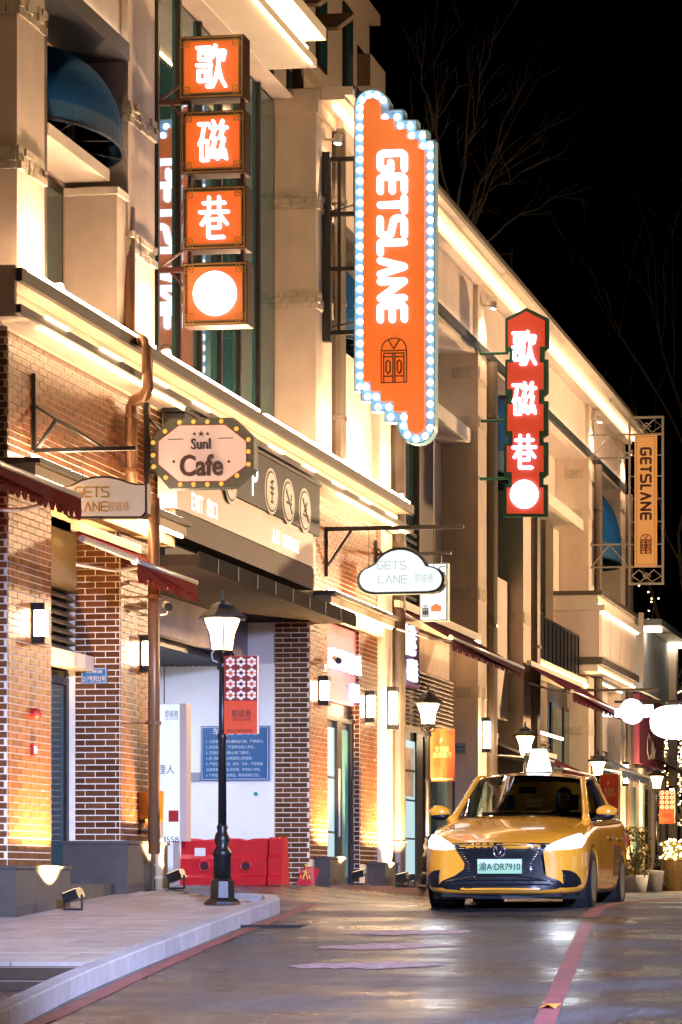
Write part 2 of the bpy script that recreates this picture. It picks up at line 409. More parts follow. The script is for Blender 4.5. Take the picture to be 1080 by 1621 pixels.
road_strip('road_marking', dense([gpt(820, 1700), gpt(862, 1621), gpt(905, 1520), gpt(930, 1462)]), .145, M_red)
road_strip('road_marking', dense([gpt(934, 1453), gpt(946, 1440), (-4.9, 36.0), (-5.1, 48.0), (-5.1, 80)]), .17, M_red)
for (x0, x1, y0) in ((458, 700, 1530), (506, 720, 1500), (548, 745, 1478)):
    mb = MB(); N = 14; rr = random.Random(int(y0))
    for i in range(N+1):
        xx = x0+(x1-x0)*i/N; yy = y0 - 2*i/N
        a = gpt(xx, yy); w = (.10+.22*math.sin(math.pi*i/N)**.6)*rr.uniform(.6, 1.25)
        for sg in (-1, 1): p = a+Vector((0, sg*w*.9)); mb.v.append(Vector((p.x, p.y, zr(p.x, p.y)+.005)))
    mb.f = [(2*i, 2*i+1, 2*i+3, 2*i+2) for i in range(N)]
    struct(mb.build('road_marking', M_pinkp))
# gully grate by the kerb
gp = gpt(438, 1466); gz = zr(gp.x, gp.y)
gr = thing('drain_grate', 'dark iron drain grate in the road by the kerb corner', 'drain', (gp.x, gp.y, gz))
for i in range(9): MB().box(gp.x-.3+.07*i, gp.x-.3+.07*i+.03, gp.y-.22, gp.y+.22, gz-.02, gz+.012).build('bar', M_dark, gr)
MB().box(gp.x-.32, gp.x+.31, gp.y-.24, gp.y-.21, gz-.02, gz+.014).box(gp.x-.32, gp.x+.31, gp.y+.21, gp.y+.24, gz-.02, gz+.014).build('frame', M_dark, gr)
# fallen leaf
lp = gpt(873, 1597); lz = zr(lp.x, lp.y)
mb = MB(); P = []
for i in range(11):
    a = 2*math.pi*i/11; r_ = .085*(1 if i % 2 else .5)
    P.append((lp.x+r_*math.cos(a), lp.y+r_*math.sin(a), lz+.02+.02*math.sin(a*2)))
mb.v = [Vector(p) for p in P]+[Vector((lp.x, lp.y, lz+.035))]; mb.f = [(i, (i+1) % 11, 11) for i in range(11)]
mb.tube([(lp.x, lp.y, lz+.035), (lp.x-.07, lp.y-.08, lz+.012)], .004, 5)
tag(mb.build('fallen_leaf', mat('dead_leaf', (.42, .17, .03), .6)), 'curled orange dead leaf lying on the red road line', 'leaf')
# ------------------------------------------------------------------ brickwork
BR = []
def brick_wall(part, axis, pos, a0, a1, z0, z1, c=.0700, bl=.236):
    j = 0; z = z0
    while z + c <= z1 + .01:
        a = a0 - (bl/2 if j % 2 else 0)
        while a < a1 - .02:
            b0, b1 = max(a, a0), min(a+bl, a1)
            if b1 - b0 > .04: BR.append((part, axis, pos, b0+.006, b1-.006, z+.0065, z+c-.0065))
            a += bl
        z += c; j += 1
def brick_weight(b):
    part, ax, pos, a0, a1, z0, z1 = b
    p = Vector((pos, (a0+a1)/2, (z0+z1)/2)) if ax == 'X' else Vector(((a0+a1)/2, pos, (z0+z1)/2))
    d = p - Vector((0, 0, EYE)); dep = -d.x*ST + d.y*CT
    x = CX + F_PX*(d.x*CT+d.y*ST)/dep; y = HY - F_PX*d.z/dep
    if x < 2 or y < 0: return 0
    w = (a1-a0)*F_PX/dep*(1 if ax == 'Y' else .36)
    if ax == 'X' and d.z > 3.55: w *= .6
    return w*(z1-z0)*F_PX/dep
_bm = {}
def finish_bricks(limit=300):
    S = sorted(BR, key=brick_weight, reverse=True)
    def bb(mb, ax, pos, a0, a1, z0, z1):
        if ax == 'X': mb.box(pos-.02, pos+.008, a0, a1, z0, z1)
        else: mb.box(a0, a1, pos-.008, pos+.02, z0, z1)
    for b in S[:limit]:
        part, ax, pos, a0, a1, z0, z1 = b
        key = (ax, round(a1-a0, 3))
        if key not in _bm:
            mb = MB(); h = (a1-a0)/2; bb(mb, ax, 0, -h, h, -(z1-z0)/2, (z1-z0)/2)
            _bm[key] = mb.mesh('brick'); _bm[key].materials.append(M_brick)
        o = bpy.data.objects.new('brick', _bm[key]); COL.objects.link(o); o.parent = part
        c = Vector((pos, (a0+a1)/2, (z0+z1)/2)) if ax == 'X' else Vector(((a0+a1)/2, pos, (z0+z1)/2))
        o.location = c - org(part)
    rest = {}
    for b in S[limit:]: rest.setdefault(b[0].name, (b[0], MB()))[1].sm; bb(rest[b[0].name][1], *b[1:])
    for part, mb in rest.values():
        stuff(mb.build('brick_cladding', M_brick, part))
XF = -10.0
B1 = thing('brick_shophouse', 'long two-storey shophouse with brick ground floor, cream pilasters and lit cornices', 'building', (-10, 30, 0))
def P1(name, m, *a): return bx(name, m, B1, *a)
# solid masses behind the front
P1('wall', M_plaster, -20, -11.25, 16, 29.4, -.6, 11.0)
P1('wall', M_plaster, -20, -11.25, 36.35, 41.0, -.2, 11.0)
P1('wall', M_plaster, -20, -11.25, 29.4, 36.35, 4.3, 11.0)
# ground-floor brick piers (mortar body + bricks)
pier1 = P1('pier', M_mortar, -11.2, XF, 25.03, 26.20, zs(25)-.1, 4.12)
pier2 = P1('pier', M_mortar, -11.2, XF, 28.30, 29.60, zs(28)-.1, 4.12)
pier3 = P1('pier', M_mortar, -10.50, XF, 36.10, 37.04, .0, 4.02)
pier4 = P1('pier', M_mortar, -10.50, XF, 38.92, 39.98, .0, 4.02)
up1 = P1('brick_wall', M_mortar, -11.2, XF, 25.03, 29.72, 4.36, 5.72)
up2 = P1('brick_wall', M_mortar, -11.2, XF, 36.25, 39.98, 4.30, 5.72)
left0 = P1('brick_wall', M_mortar, -11.2, -10.62, 17, 25.025, -.6, 5.72)
brick_wall(pier1, 'X', XF, 25.03, 26.20, .40, 4.12); brick_wall(pier1, 'Y', 25.03, -10.62, XF, .40, 4.12)
brick_wall(pier2, 'X', XF, 28.30, 29.60, .70, 4.12); brick_wall(pier2, 'Y', 28.30, -10.52, XF, .70, 4.12)
brick_wall(pier3, 'X', XF, 36.10, 37.04, .55, 4.02); brick_wall(pier3, 'Y', 36.10, -10.50, XF, .16, 4.02)
brick_wall(pier4, 'X', XF, 38.92, 39.98, .50, 4.02); brick_wall(pier4, 'Y', 38.92, -10.32, XF, .16, 4.02)
brick_wall(up1, 'X', XF, 25.03, 29.72, 4.50, 5.72); brick_wall(up1, 'Y', 25.03, -10.62, XF, 4.36, 5.72)
brick_wall(up2, 'X', XF, 36.25, 39.98, 4.34, 5.72)
# plinths
def plinth(y0, y1, z0, z1, x1, x0=-10.62):
    o = P1('plinth', M_plinth, x0, x1, y0, y1, z0, z1); bx('plinth_cap', M_plinth, o, x0, x1+.02, y0-.02, y1+.02, z1+.001, z1+.035); return o
plinth(24.80, 26.27, zs(25)-.2, .37, -9.82); plinth(28.14, 29.52, zs(28)-.2, .66, -9.86)
plinth(36.32, 37.15, -.1, .56, -9.76, -9.97); plinth(39.30, 40.10, -.1, .50, -9.70, -9.97)
# door bay between piers 1 and 2
P1('lintel', M_trim, -10.52, -10.30, 26.205, 28.295, 2.58, 2.74)
P1('panel', mat('olive_plaster', (.36, .30, .17), .75, var=.1, vscale=2), -10.60, -10.50, 26.205, 28.295, 3.45, 4.1)
P1('panel', M_dark, -10.75, -10.62, 26.205, 28.295, 2.74, 3.45)
for i in range(7):
    z = 2.77+.096*i
    MB().ext([(-10.60, 26.21, z+.07), (-10.50, 26.21, z), (-10.49, 26.21, z+.012), (-10.60, 26.21, z+.085)], (0, 2.08, 0)).build('louvre_slat', mat('louvre_olive', (.30, .24, .13), .5), B1)
dr = P1('door', mat('door_black', (.008, .008, .008), .25), -10.66, -10.62, 26.21, 28.29, .0, 2.575)
for (y0, y1, z0, z1) in ((26.25, 26.33, .15, 2.5), (28.17, 28.25, .15, 2.5), (27.2, 27.28, .15, 2.5), (26.33, 27.2, 2.42, 2.5), (27.28, 28.17, 2.42, 2.5)): bx('frame', M_black, dr, -10.618, -10.57, y0, y1, z0, z1)
bx('pane', M_wglass, dr, -10.617, -10.60, 26.34, 27.19, .3, 2.41); bx('pane', M_wglass, dr, -10.617, -10.60, 27.29, 28.16, .3, 2.41)
P1('door_step', M_plinth, -10.56, -10.0, 26.28, 28.13, -.1, .22)
# stone ledge with concealed lights above the piers
def ledge(y0, y1, z):
    o = P1('ledge', M_stoneled, -10.3, -9.72, y0, y1, z, z+.11)
    bx('ledge_cap', M_edge, o, -10.3, -9.66, y0-.03, y1+.03, z+.111, z+.17)
    bx('ledge_bed', M_stoneled, o, -10.3, -9.86, y0, y1, z-.13, z-.001)
    bx('light_strip', M_led2, o, -9.765, -9.73, y0+.1, y1-.1, z-.03, z-.002)
    return o
ledge(25.05, 29.78, 4.26); ledge(36.22, 39.96, 4.16)
for y0, y1 in ((25.1, 26.6), (26.8, 28.3), (28.5, 29.7), (36.3, 37.9), (38.1, 39.9)):
    P1('light_strip', M_wash, -9.78, -9.74, y0, y1, 4.445 if y0 < 30 else 4.345, 4.465 if y0 < 30 else 4.365)
# mid cornice: slab, lit hollow, slab
P1('cornice', M_trim, -11.2, -9.86, 24.55, 40.74, 5.74, 6.02)
P1('cornice', M_trim, -11.2, -9.66, 24.42, 40.76, 5.721, 5.775)
P1('cornice_edge', M_edge, -9.655, -9.61, 24.40, 40.77, 5.72, 5.80)
P1('cornice', M_trim, -11.2, -9.66, 24.42, 40.76, 6.021, 6.11)
P1('cornice_edge', M_edge, -9.655, -9.60, 24.40, 40.77, 6.02, 6.15)
P1('cornice_end', M_plaster, -10.65, -9.66, 24.36, 24.415, 5.68, 6.17)
P1('light_strip', M_led, -9.80, -9.77, 24.6, 40.7, 5.80, 5.83)
P1('light_strip', M_led2, -9.70, -9.68, 25.1, 29.6, 5.695, 5.719); P1('light_strip', M_led2, -9.70, -9.68, 36.4, 40.6, 5.695, 5.719)
P1('light_strip', M_led2, -9.66, -9.64, 22.2, 34.9, 11.30, 11.318)
y = 25.0
while y < 40.4: P1('light_tube', M_led, -9.605, -9.58, y, y+.62, 5.785, 5.81); y += 1.55
for y0, y1 in ((24.7, 28.4), (28.7, 32.4), (32.7, 36.3), (36.5, 40.6)): P1('wash_bar', M_wash, -9.66, -9.62, y0, y1, 6.155, 6.19)
# entrance header, canopy, passage
P1('header', M_plaster2, -10.4, -9.95, 29.73, 36.24, 4.56, 5.70); P1('header', mat('header_brown', (.06, .036, .024), .6, var=.25, vscale=3), -10.4, -9.96, 29.73, 36.24, 4.05, 4.559)
cano = P1('canopy', mat('canopy_dark', (.035, .025, .020), .8, spec=.05, var=.2, vscale=3), -11.25, -9.52, 29.62, 36.6, 3.90, 4.03)
bx('canopy_edge', mat('canopy_fascia', (.030, .025, .022), .8, spec=.05, var=.2, vscale=3), cano, -9.515, -9.48, 29.55, 36.7, 3.86, 4.05)
for i in range(8): bx('canopy_seam', M_edge, cano, -9.478, -9.47, 30.2+.8*i, 30.23+.8*i, 3.87, 4.04)
P1('wall', M_white, -16, -10.51, 36.2, 36.34, -.1, 3.89)
P1('wall', M_plaster, -16, -11.26, 29.45, 29.59, -.1, 3.89)
P1('wall', mat('passage_grey', (.3, .3, .32), .8), -16.2, -16.01, 29.4, 36.35, -.1, 4.3)
P1('beam', mat('passage_beam', (.30, .25, .28), .7, var=.2, vscale=3), -11.05, -10.92, 29.7, 36.19, 3.38, 3.89)
for i in range(34):
    x = -11.1-.09*i; P1('ceiling_slat', M_black, x-.035, x, 29.8, 36.18, 3.28, 3.40)
P1('ceiling', mat('passage_ceiling', (.20, .20, .2), .9), -16, -11.06, 29.6, 36.19, 3.6, 3.66)
# pink shop sign recess and glass doors
P1('sign_band', mat('pink_board', (.62, .18, .28), .5, var=.05, vscale=2), -10.6, -10.06, 37.045, 38.915, 2.88, 4.0)
dw = P1('door', M_black, -10.20, -10.14, 37.045, 38.915, .13, 2.87)
bx('pane', M_lit_in, dw, -10.139, -10.13, 37.2, 37.93, .2, 2.5)
bx('pane', M_tglass, dw, -10.139, -10.13, 38.22, 38.72, .3, 2.5); bx('kick_panel', mat('door_teal', (.03, .10, .11), .4), dw, -10.139, -10.13, 38.22, 38.72, .14, .29)
for y0, y1 in ((37.94, 38.21), (37.05, 37.19), (38.73, 38.91)): bx('door_frame', M_black, dw, -10.139, -10.09, y0, y1, .14, 2.6)
bx('handle', M_alu, dw, -10.08, -10.06, 37.98, 38.01, .9, 1.9); bx('handle', M_black, dw, -10.09, -10.05, 38.70, 38.74, .8, 1.8)
for z in (.95, 1.75): bx('glazing_bar', M_black, dw, -10.129, -10.12, 37.2, 37.93, z, z+.03)
P1('transom', M_black, -10.139, -10.08, 37.05, 38.91, 2.6, 2.66)
# plaster pilasters, upper floor
def pilaster(P, y0, y1, x0, z0, z1, bands=(), x1=XF, cap=True):
    o = P('pilaster', M_plaster, x0, x1, y0, y1, z0, z1)
    for z in bands:
        rb_ = random.Random(int(z*100+y0*7)); b = MB(); h = .24
        for r_ in range(3):
            q = y0
            while q < y1-.01:
                w = min(rb_.uniform(.07, .17), y1-q); b.box(x1-.02, x1+rb_.uniform(.006, .05), q+.002, q+w-.002, z+h/3*r_+.002, z+h/3*(r_+1)-.002); q += w
            q = max(x0, x1-.62)
            while q < x1-.01:
                w = min(rb_.uniform(.07, .17), x1-q); b.box(q+.002, q+w-.002, y0-rb_.uniform(.006, .045), y0+.02, z+h/3*r_+.002, z+h/3*(r_+1)-.002); q += w
        stuff(b.build('split_stone_band', M_rough, o))
    if cap: bx('capital', M_plaster, o, x0, x1+.05, y0-.05, y1+.05, z1-.33, z1+.002)
    return o
pilaster(P1, 25.28, 26.02, -11.2, 6.151, 11.1, (7.35, 8.9))
pilaster(P1, 28.57, 29.47, -11.2, 6.151, 11.1, (7.3, 8.75))
pilaster(P1, 36.43, 37.30, -11.2, 6.151, 11.43, (8.35, 9.75))
P1('wall', M_plaster2, -11.2, -10.08, 26.03, 28.56, 9.62, 11.1)
P1('lintel', mat('lintel_grey', (.07, .07, .075), .5), -11.2, -9.98, 26.03, 28.56, 9.42, 9.619)
P1('light_strip', M_ledc, -10.07, -10.03, 26.05, 28.5, 9.625, 9.66)
P1('wall', M_plaster, -11.2, -10.62, 26.03, 28.56, 6.151, 9.41)
P1('wall', M_plaster, -10.615, -10.02, 28.25, 28.565, 6.151, 7.85)
P1('wall_cap', M_trim, -10.615, -9.99, 28.20, 28.568, 7.851, 7.93)
P1('sill', M_trim, -10.615, -10.1, 26.4, 28.24, 8.0, 8.13)
P1('post', M_pipe2, -10.5, -10.1, 26.03, 26.36, 6.151, 9.41)
wn = P1('window', M_dark, -10.619, -10.58, 26.6, 28.1, 6.3, 7.9); bx('pane', M_glass, wn, -10.579, -10.57, 26.68, 28.02, 6.4, 7.8)
wn = P1('window', M_dark, -10.619, -10.58, 26.5, 28.2, 8.15, 9.3); bx('pane', M_glass, wn, -10.579, -10.57, 26.58, 28.12, 8.2, 9.2)
# curtain wall
cw = P1('curtain_wall', M_dark, -10.75, -10.60, 29.475, 36.42, 6.151, 11.3)
ym = [29.48, 30.35, 31.2, 32.05, 32.9, 33.75, 34.6, 35.5, 36.42]
for a, b_ in zip(ym, ym[1:]):
    bx('pane', M_glass, cw, -10.599, -10.585, a+.035, b_-.035, 6.2, 11.25)
    bx('mullion', M_dark, cw, -10.599, -10.53, a-.03 if a > 29.5 else a, a+.03, 6.16, 11.28)
P1('cornice', M_trim, -12, -9.62, 22, 35.1, 11.32, 11.44)
P1('cornice', M_plaster2, -12, -9.80, 22, 35.0, 11.441, 11.70)
P1('cornice', M_trim, -12, -9.50, 22, 35.15, 11.701, 11.86)
P1('light_strip', M_led2, -9.79, -9.70, 22, 34.95, 11.46, 11.56)
P1('wall', M_plaster2, -12, -10.3, 22, 36.42, 11.305, 11.319)
# bay behind the big sign
P1('wall', M_plaster2, -11.2, -10.08, 37.31, 40.70, 6.151, 8.1)
P1('wall', M_plaster2, -11.2, -10.07, 37.31, 40.70, 9.9, 11.14)
P1('lintel', M_edge, -11.2, -9.98, 37.31, 40.70, 9.74, 9.899)
P1('wall', M_plaster, -11.2, -10.7, 37.31, 40.70, 8.101, 9.73)
wn = P1('window', M_dark, -10.69, -10.66, 37.7, 39.4, 8.2, 9.6); bx('pane', M_glass, wn, -10.659, -10.65, 37.78, 39.32, 8.28, 9.52)
P1('pilaster', M_plaster2, -10.5, -9.94, 40.0, 40.72, -.1, 5.70)
P1('pilaster', M_plaster2, -11.2, -9.96, 40.0, 40.72, 6.16, 11.14)
def downpipe(P, y, x, z0, z1, r=.10, m=None):
    o = MB().tube([(x, y, z0), (x, y, z1)], r, 10).build('downpipe', m or M_pipe2, P, smooth=False)
    for z in (z0+.8, (z0+z1)/2, z1-1): MB().lathe([(r+.02, -.03), (r+.02, .03)], (x, y, z), 10).build('pipe_clamp', M_pipe2, o)
    return o
downpipe(B1, 40.98, -9.92, 0.05, 11.1, .13); downpipe(B1, 37.48, -9.96, 6.16, 11.1, .12)
# the bent copper-brown pipe by pier 2
pp = [aX(205, 330, -10.04), aX(205, 525, -9.96), aX(212, 533, -9.9), aX(226, 540, -9.5), aX(233, 552, -9.48), aX(234, 615, -9.48), aX(229, 626, -9.52), aX(213, 634, -9.84), aX(208, 645, -9.88)]
py = pp[-1].y
dp = MB().tube([tuple(p) for p in pp] + [(-9.88, py, 4.5)], .065, 10).build('downpipe', M_pipe, B1, smooth=True)
MB().tube([(-9.62, py, 4.5), (-9.62, py, .55)], .065, 10).tube([(-9.88, py, 4.52), (-9.62, py, 4.40)], .064, 10).build('downpipe', M_pipe, B1, smooth=True)
for z in (5.4, 4.8): MB().lathe([(.085, -.02), (.085, .02)], (-9.88, py, z), 10).build('pipe_clamp', M_pipe, B1)
for z in (3.4, 2.0): MB().lathe([(.085, -.02), (.085, .02)], (-9.62, py, z), 10).box(-10, -9.68, py-.01, py+.01, z-.01, z+.01).build('pipe_clamp', M_pipe, B1)
M_ledr = emat('led_roof_strip', (1, .60, .34), 5)
# roof cornice of the far range
B2 = thing('plaster_shophouse', 'cream plaster shophouse range with tall recessed bays under a long lit roof cornice', 'building', (-10, 53, 0))
def P2(name, m, *a): return bx(name, m, B2, *a)
P2('cornice', M_trim, -12, -9.60, 36.5, 65.5, 11.30, 11.36)
P2('cornice', M_trim, -12, -9.48, 36.5, 65.6, 11.361, 11.48)
P2('cornice_edge', M_edge, -9.475, -9.45, 36.5, 65.6, 11.44, 11.50)
P2('cornice', M_plaster2, -12, -9.84, 37.36, 65.4, 11.145, 11.30)
P2('light_strip', M_ledr, -9.80, -9.73, 36.6, 65.3, 11.20, 11.27)
P2('wall', M_plaster2, -20, -10.78, 41.25, 65.4, -.2, 11.14)
P2('wall', M_plaster2, -10.775, -10.08, 41.12, 65.4, 10.12, 11.14)
P2('lintel', mat('lintel_teal', (.03, .045, .05), .5), -10.775, -9.98, 41.12, 65.4, 9.96, 10.119)
P2('light_strip', M_ledc, -10.07, -10.03, 41.2, 65.3, 10.125, 10.15)
P2('lintel_soffit', M_plaster2, -10.775, -10.05, 41.12, 65.4, 9.90, 9.959)
P2('wall', M_plaster, -11.2, -10.50, 40.76, 41.24, 6.16, 11.1)
P2('wall', M_plaster, -11.2, -10.50, 40.76, 41.24, 0, 6.15)
PIL = [(47.54, 48.32), (51.90, 52.72), (59.80, 60.55), (64.55, 65.35)]
for y0, y1 in PIL:
    o = pilaster(P2, y0, y1, -10.775, .0, 11.14, (), cap=False)
    for z in (9.45, 8.55, 5.4, 3.6):
        bx('split_stone_band', M_rough, o, -10.5, -10.15, y0-.012, y0+.03, z, z+.2); bx('split_stone_band', M_rough, o, -10.01, -9.985, y0+.05, y1-.05, z, z+.22)
    downpipe(B2, y1+.17, -9.95, .1, 9.9, .12)
# slabs and columns in bays 1 and 3
for y0, y1, wx0, wx1, c0, c1, c2 in ((41.3, 47.53, 631, 664, 664, 686, 700), (53.1, 59.79, 850, 864, 864, 876, 885)):
    P2('slab', M_trim, -10.775, -10.12, y0+.1, y1-.001, 8.25, 8.50)
    P2('light_strip', M_ledc, -10.70, -10.66, y0+.2, y1-.1, 8.51, 8.54)
    P2('column', M_pipe2, -10.775, -10.62, aX(c0, 0, -10.62).y, aX(c1, 0, -10.62).y, 4.4, 8.24)
    P2('column', M_plaster, -10.775, -10.68, aX(c1, 0, -10.68).y+.02, aX(c2, 0, -10.68).y, 4.4, 8.24)
    a, b_ = aX(wx0-6, 0, -10.71).y, aX(wx1, 0, -10.71).y
    wn = P2('window', M_dark, -10.779, -10.72, a, b_, 4.6, 8.1)
    bx('pane', M_glass, wn, -10.719, -10.71, a+.07, b_-.07, 6.7, 8.05); bx('pane', M_glass, wn, -10.719, -10.71, a+.07, b_-.07, 4.65, 6.62)
    for i in range(12): bx('louvre_slat', M_black, wn, -10.70, -10.66, a+.1, b_-.1, 4.72+.14*i, 4.78+.14*i)
# glazed bays 2 and 4
for y0, y1 in ((48.75, 51.89), (60.95, 64.54)):
    wn = P2('window', M_dark, -10.779, -10.70, y0, y1, 6.2, 9.85)
    k = 3; w = (y1-y0)/k
    for i in range(k): bx('pane', M_glass, wn, -10.699, -10.69, y0+w*i+.05, y0+w*(i+1)-.05, 6.3, 9.8)
    P2('wall', M_plaster2, -10.775, -10.3, y0-.1, y1, 3.42, 6.19)
# balcony rail in bay 3
rl = P2('balcony_rail', M_black, -10.10, -10.06, 53.1, 58.9, 5.72, 5.78)
bx('rail_panel', mat('rail_mesh', (.006, .008, .012), .4), rl, -10.10, -10.07, 53.1, 58.9, 4.85, 5.71)
for i in range(13): bx('baluster', M_black, rl, -10.069, -10.05, 53.15+.47*i, 53.18+.47*i, 4.85, 5.72)
P2('slab', M_trim, -10.775, -10.0, 53.0, 59.6, 4.62, 4.84)
P2('light_strip', M_led, -9.995, -9.96, 53.2, 59.5, 4.66, 4.72)
# ledge lights over the shops
for y0, y1, z in ((41.3, 47.5, 4.62), (60.7, 64.5, 4.9)):
    P2('ledge', M_trim, -10.775, -9.92, y0, y1, z, z+.12); P2('light_strip', M_led, -9.97, -9.93, y0+.1, y1-.1, z-.04, z-.005)
# jetty box window with lit cream panels near the far end
o = P2('box_window', M_plaster2, -10.7, -9.62, 59.0, 64.6, 5.30, 6.35)
for i in range(4): bx('panel', M_plaster2, o, -9.619, -9.595, 59.12+1.36*i, 60.38+1.36*i, 5.36, 6.28)
bx('panel_edge', M_edge, o, -10.7, -9.55, 58.95, 64.65, 5.14, 5.299); bx('soffit', M_trim, o, -10.7, -9.66, 58.98, 64.6, 4.98, 5.139)
bx('cap', M_trim, o, -10.7, -9.5, 58.95, 64.65, 6.351, 6.48); bx('cap', M_trim, o, -10.7, -9.66, 59.0, 64.6, 6.481, 6.70); bx('cap_edge', M_edge, o, -10.7, -9.56, 58.98, 64.62, 6.701, 6.80)
bx('light_strip', M_led, o, -9.655, -9.62, 59.1, 64.5, 6.49, 6.52); bx('light_strip', M_led, o, -9.655, -9.63, 59.1, 64.5, 5.0, 5.03); bx('light_strip', M_ledc, o, -9.59, -9.55, 59.1, 64.5, 6.31, 6.345)
P2('downpipe', M_trim, -9.62, -9.5, 65.0, 65.1, 5.2, 6.9)
# ground floor shops of the far range
P2('shop_wall', M_plaster, -10.779, -10.45, 41.25, 47.53, .0, 4.55)
for i in range(13):
    z = 2.92+.075*i
    for y0, y1 in ((41.6, 44.1), (44.25, 47.2)):
        MB().ext([(-10.44, y0, z+.055), (-10.38, y0, z), (-10.37, y0, z+.012), (-10.44, y0, z+.068)], (0, y1-y0, 0)).build('louvre_slat', mat('louvre_taupe', (.32, .27, .25), .55), B2)
da, db, dc = aX(627, 0, -10.39).y, aX(657, 0, -10.39).y, aX(667, 0, -10.39).y
dd = P2('door', M_black, -10.449, -10.40, da-.3, dc, .14, 2.80)
bx('pane', M_lit_in, dd, -10.399, -10.39, da-.2, db, .25, 2.62)
for z in (.95, 1.6, 2.1): bx('glazing_bar', M_black, dd, -10.389, -10.375, da-.2, db, z, z+.03)
bx('door_frame', M_black, dd, -10.389, -10.36, db, dc-.01, .14, 2.78)
bx('poster', mat('door_poster', (.55, .45, .42), .5, var=.5, vscale=4), dd, -10.389, -10.385, db-.9, db-.1, 1.68, 2.5)
wn = P2('window', M_black, -10.449, -10.40, dc+.35, 47.4, .3, 2.75)
for i in range(2): bx('pane', M_wglass, wn, -10.399, -10.39, dc+.42+.85*i, dc+1.2+.85*i, .35, 2.68)
P2('sign_band', mat('plum_board', (.10, .03, .14), .5), -10.44, -10.20, 41.6, 43.7, 3.50, 4.5)
P2('shop_wall', M_dark, -10.779, -10.6, 48.6, 51.89, .0, 3.41)
wn = P2('window', M_black, -10.599, -10.55, 48.8, 51.7, .3, 2.6); bx('pane', M_wglass, wn, -10.549, -10.54, 48.9, 50.2, .35, 2.5); bx('pane', M_wglass, wn, -10.549, -10.54, 50.3, 51.6, .35, 2.5)
for i in range(12):
    z = 2.0+.11*i
    MB().ext([(-10.5, 55.2, z+.08), (-10.42, 55.2, z), (-10.41, 55.2, z+.014), (-10.5, 55.2, z+.095)], (0, 2.0, 0)).build('louvre_slat', mat('louvre_brown', (.26, .20, .16), .55), B2)
P2('light_strip', M_led, -10.0, -9.95, 53.2, 56.2, 3.28, 3.33)
P2('shop_wall', M_plaster, -10.779, -10.5, 53.1, 57.3, .0, 4.6); P2('shop_wall', M_dark, -10.779, -10.5, 57.35, 64.5, .0, 4.85)
for y0 in (57.6, 59.1, 61.0, 62.7):
    wn = P2('window', M_black, -10.499, -10.46, y0, y0+1.3, .3, 4.2); bx('pane', M_wglass, wn, -10.459, -10.45, y0+.08, y0+1.22, .4, 2.3); bx('pane', M_wglass, wn, -10.459, -10.45, y0+.08, y0+1.22, 2.4, 4.1)
bx('stall_riser', M_plinth, B2, -10.45, -9.995, 41.3, 47.5, .0, .25)
# roof terrace lattice, pergola and railing box
lt = thing('bamboo_trellis', 'woven brown bamboo trellis screen on the roof terrace behind the cornice', 'trellis', (-11.3, 36.0, 11.1))
for i in range(16):
    x = -12.1+.085*i; MB().tube([(x, 36.0, 11.0), (x+.12, 36.0, 12.75)], .014, 5).build('cane', mat('bamboo', (.26, .16, .06), .6, var=.25, vscale=8), lt)
for i in range(10): MB().tube([(-12.1, 36.02, 11.25+.17*i), (-10.75, 36.02, 11.08+.17*i)], .011, 5).build('cane', MATS['bamboo'], lt)
MB().box(-10.74, -10.60, 35.9, 36.05, 11.0, 12.9).build('post', mat('timber', (.12, .07, .035), .7, var=.2, vscale=6), lt)
pg = thing('roof_pergola', 'brown timber pergola beams with pointed ends above the roof terrace', 'pergola', (-11.5, 36.5, 11.1))
for i in range(7):
    z = 12.75+.0*i; y = 36.4-1.0*i
    y = 36.6+.0*i
for i in range(7):
    y = 37.4-1.05*i
    MB().ext([(-13, y, 12.62), (-9.95, y, 12.62), (-9.72, y, 12.78), (-9.72, y, 12.82), (-13, y, 12.82)], (0, .14, 0)).build('beam', MATS['timber'], pg)
MB().box(-10.68, -10.54, 29, 38, 12.50, 12.615).build('plate', MATS['timber'], pg)
for y in (31.2, 37.6): MB().box(-10.68, -10.54, y, y+.14, 11.0, 12.5).build('post', MATS['timber'], pg)
tp = aX(810, 400, -11.5)
rb = thing('roof_railing', 'dark spiked metal railing cage standing on the far roof', 'railing', (-11.5, tp.y, 11.1))
for i in range(9): MB().box(-11.52-.28*i, -11.49-.28*i, tp.y, tp.y+.03, 11.1, tp.z+.12).build('bar', M_dark, rb)
MB().box(-13.8, -11.48, tp.y-.02, tp.y+.05, tp.z-.05, tp.z).box(-13.8, -11.48, tp.y-.02, tp.y+.05, tp.z-.4, tp.z-.36).build('rail', M_dark, rb)
# tower block behind
TWY = 58.0
a = aY(492, 0, TWY); b_ = aY(588, 0, TWY)
TW = thing('tower_block', 'tall dim beige tower block rising behind the roof terrace', 'building', (a.x, TWY, 0))
M_tw = mat('tower_render', (.50, .40, .31), .85, var=.12, vscale=.6, bump=.1, bscale=10)
fx = -14.6
yA, yB = aX(488, 0, fx).y, aX(585, 0, fx).y
MB().box(fx-12, fx, yA-14, yB, 0, 26).build('wall', M_tw, TW)
for i, xx in enumerate((515, 556, 470, 430)):
    yy = aX(xx, 60, fx).y
    for k in range(6):
        z0 = 11.6+2.75*k
        w_ = MB().box(fx+.001, fx+.05, yy-.75, yy+.0, z0, z0+2.0).build('window', M_dark, TW)
        MB().box(fx+.051, fx+.06, yy-.68, yy-.07, z0+.08, z0+1.9).build('pane', M_glass, w_)
for k in range(6): MB().box(fx+.002, fx+.22, yA-10, yB+.12, 13.85+2.75*k, 14.08+2.75*k).build('string_course', M_tw, TW)
for k in range(4): MB().box(fx+.002, fx+.30, yB-1.1, yB+.25, 14.9+2.75*k, 15.6+2.75*k).build('balcony', M_tw, TW)
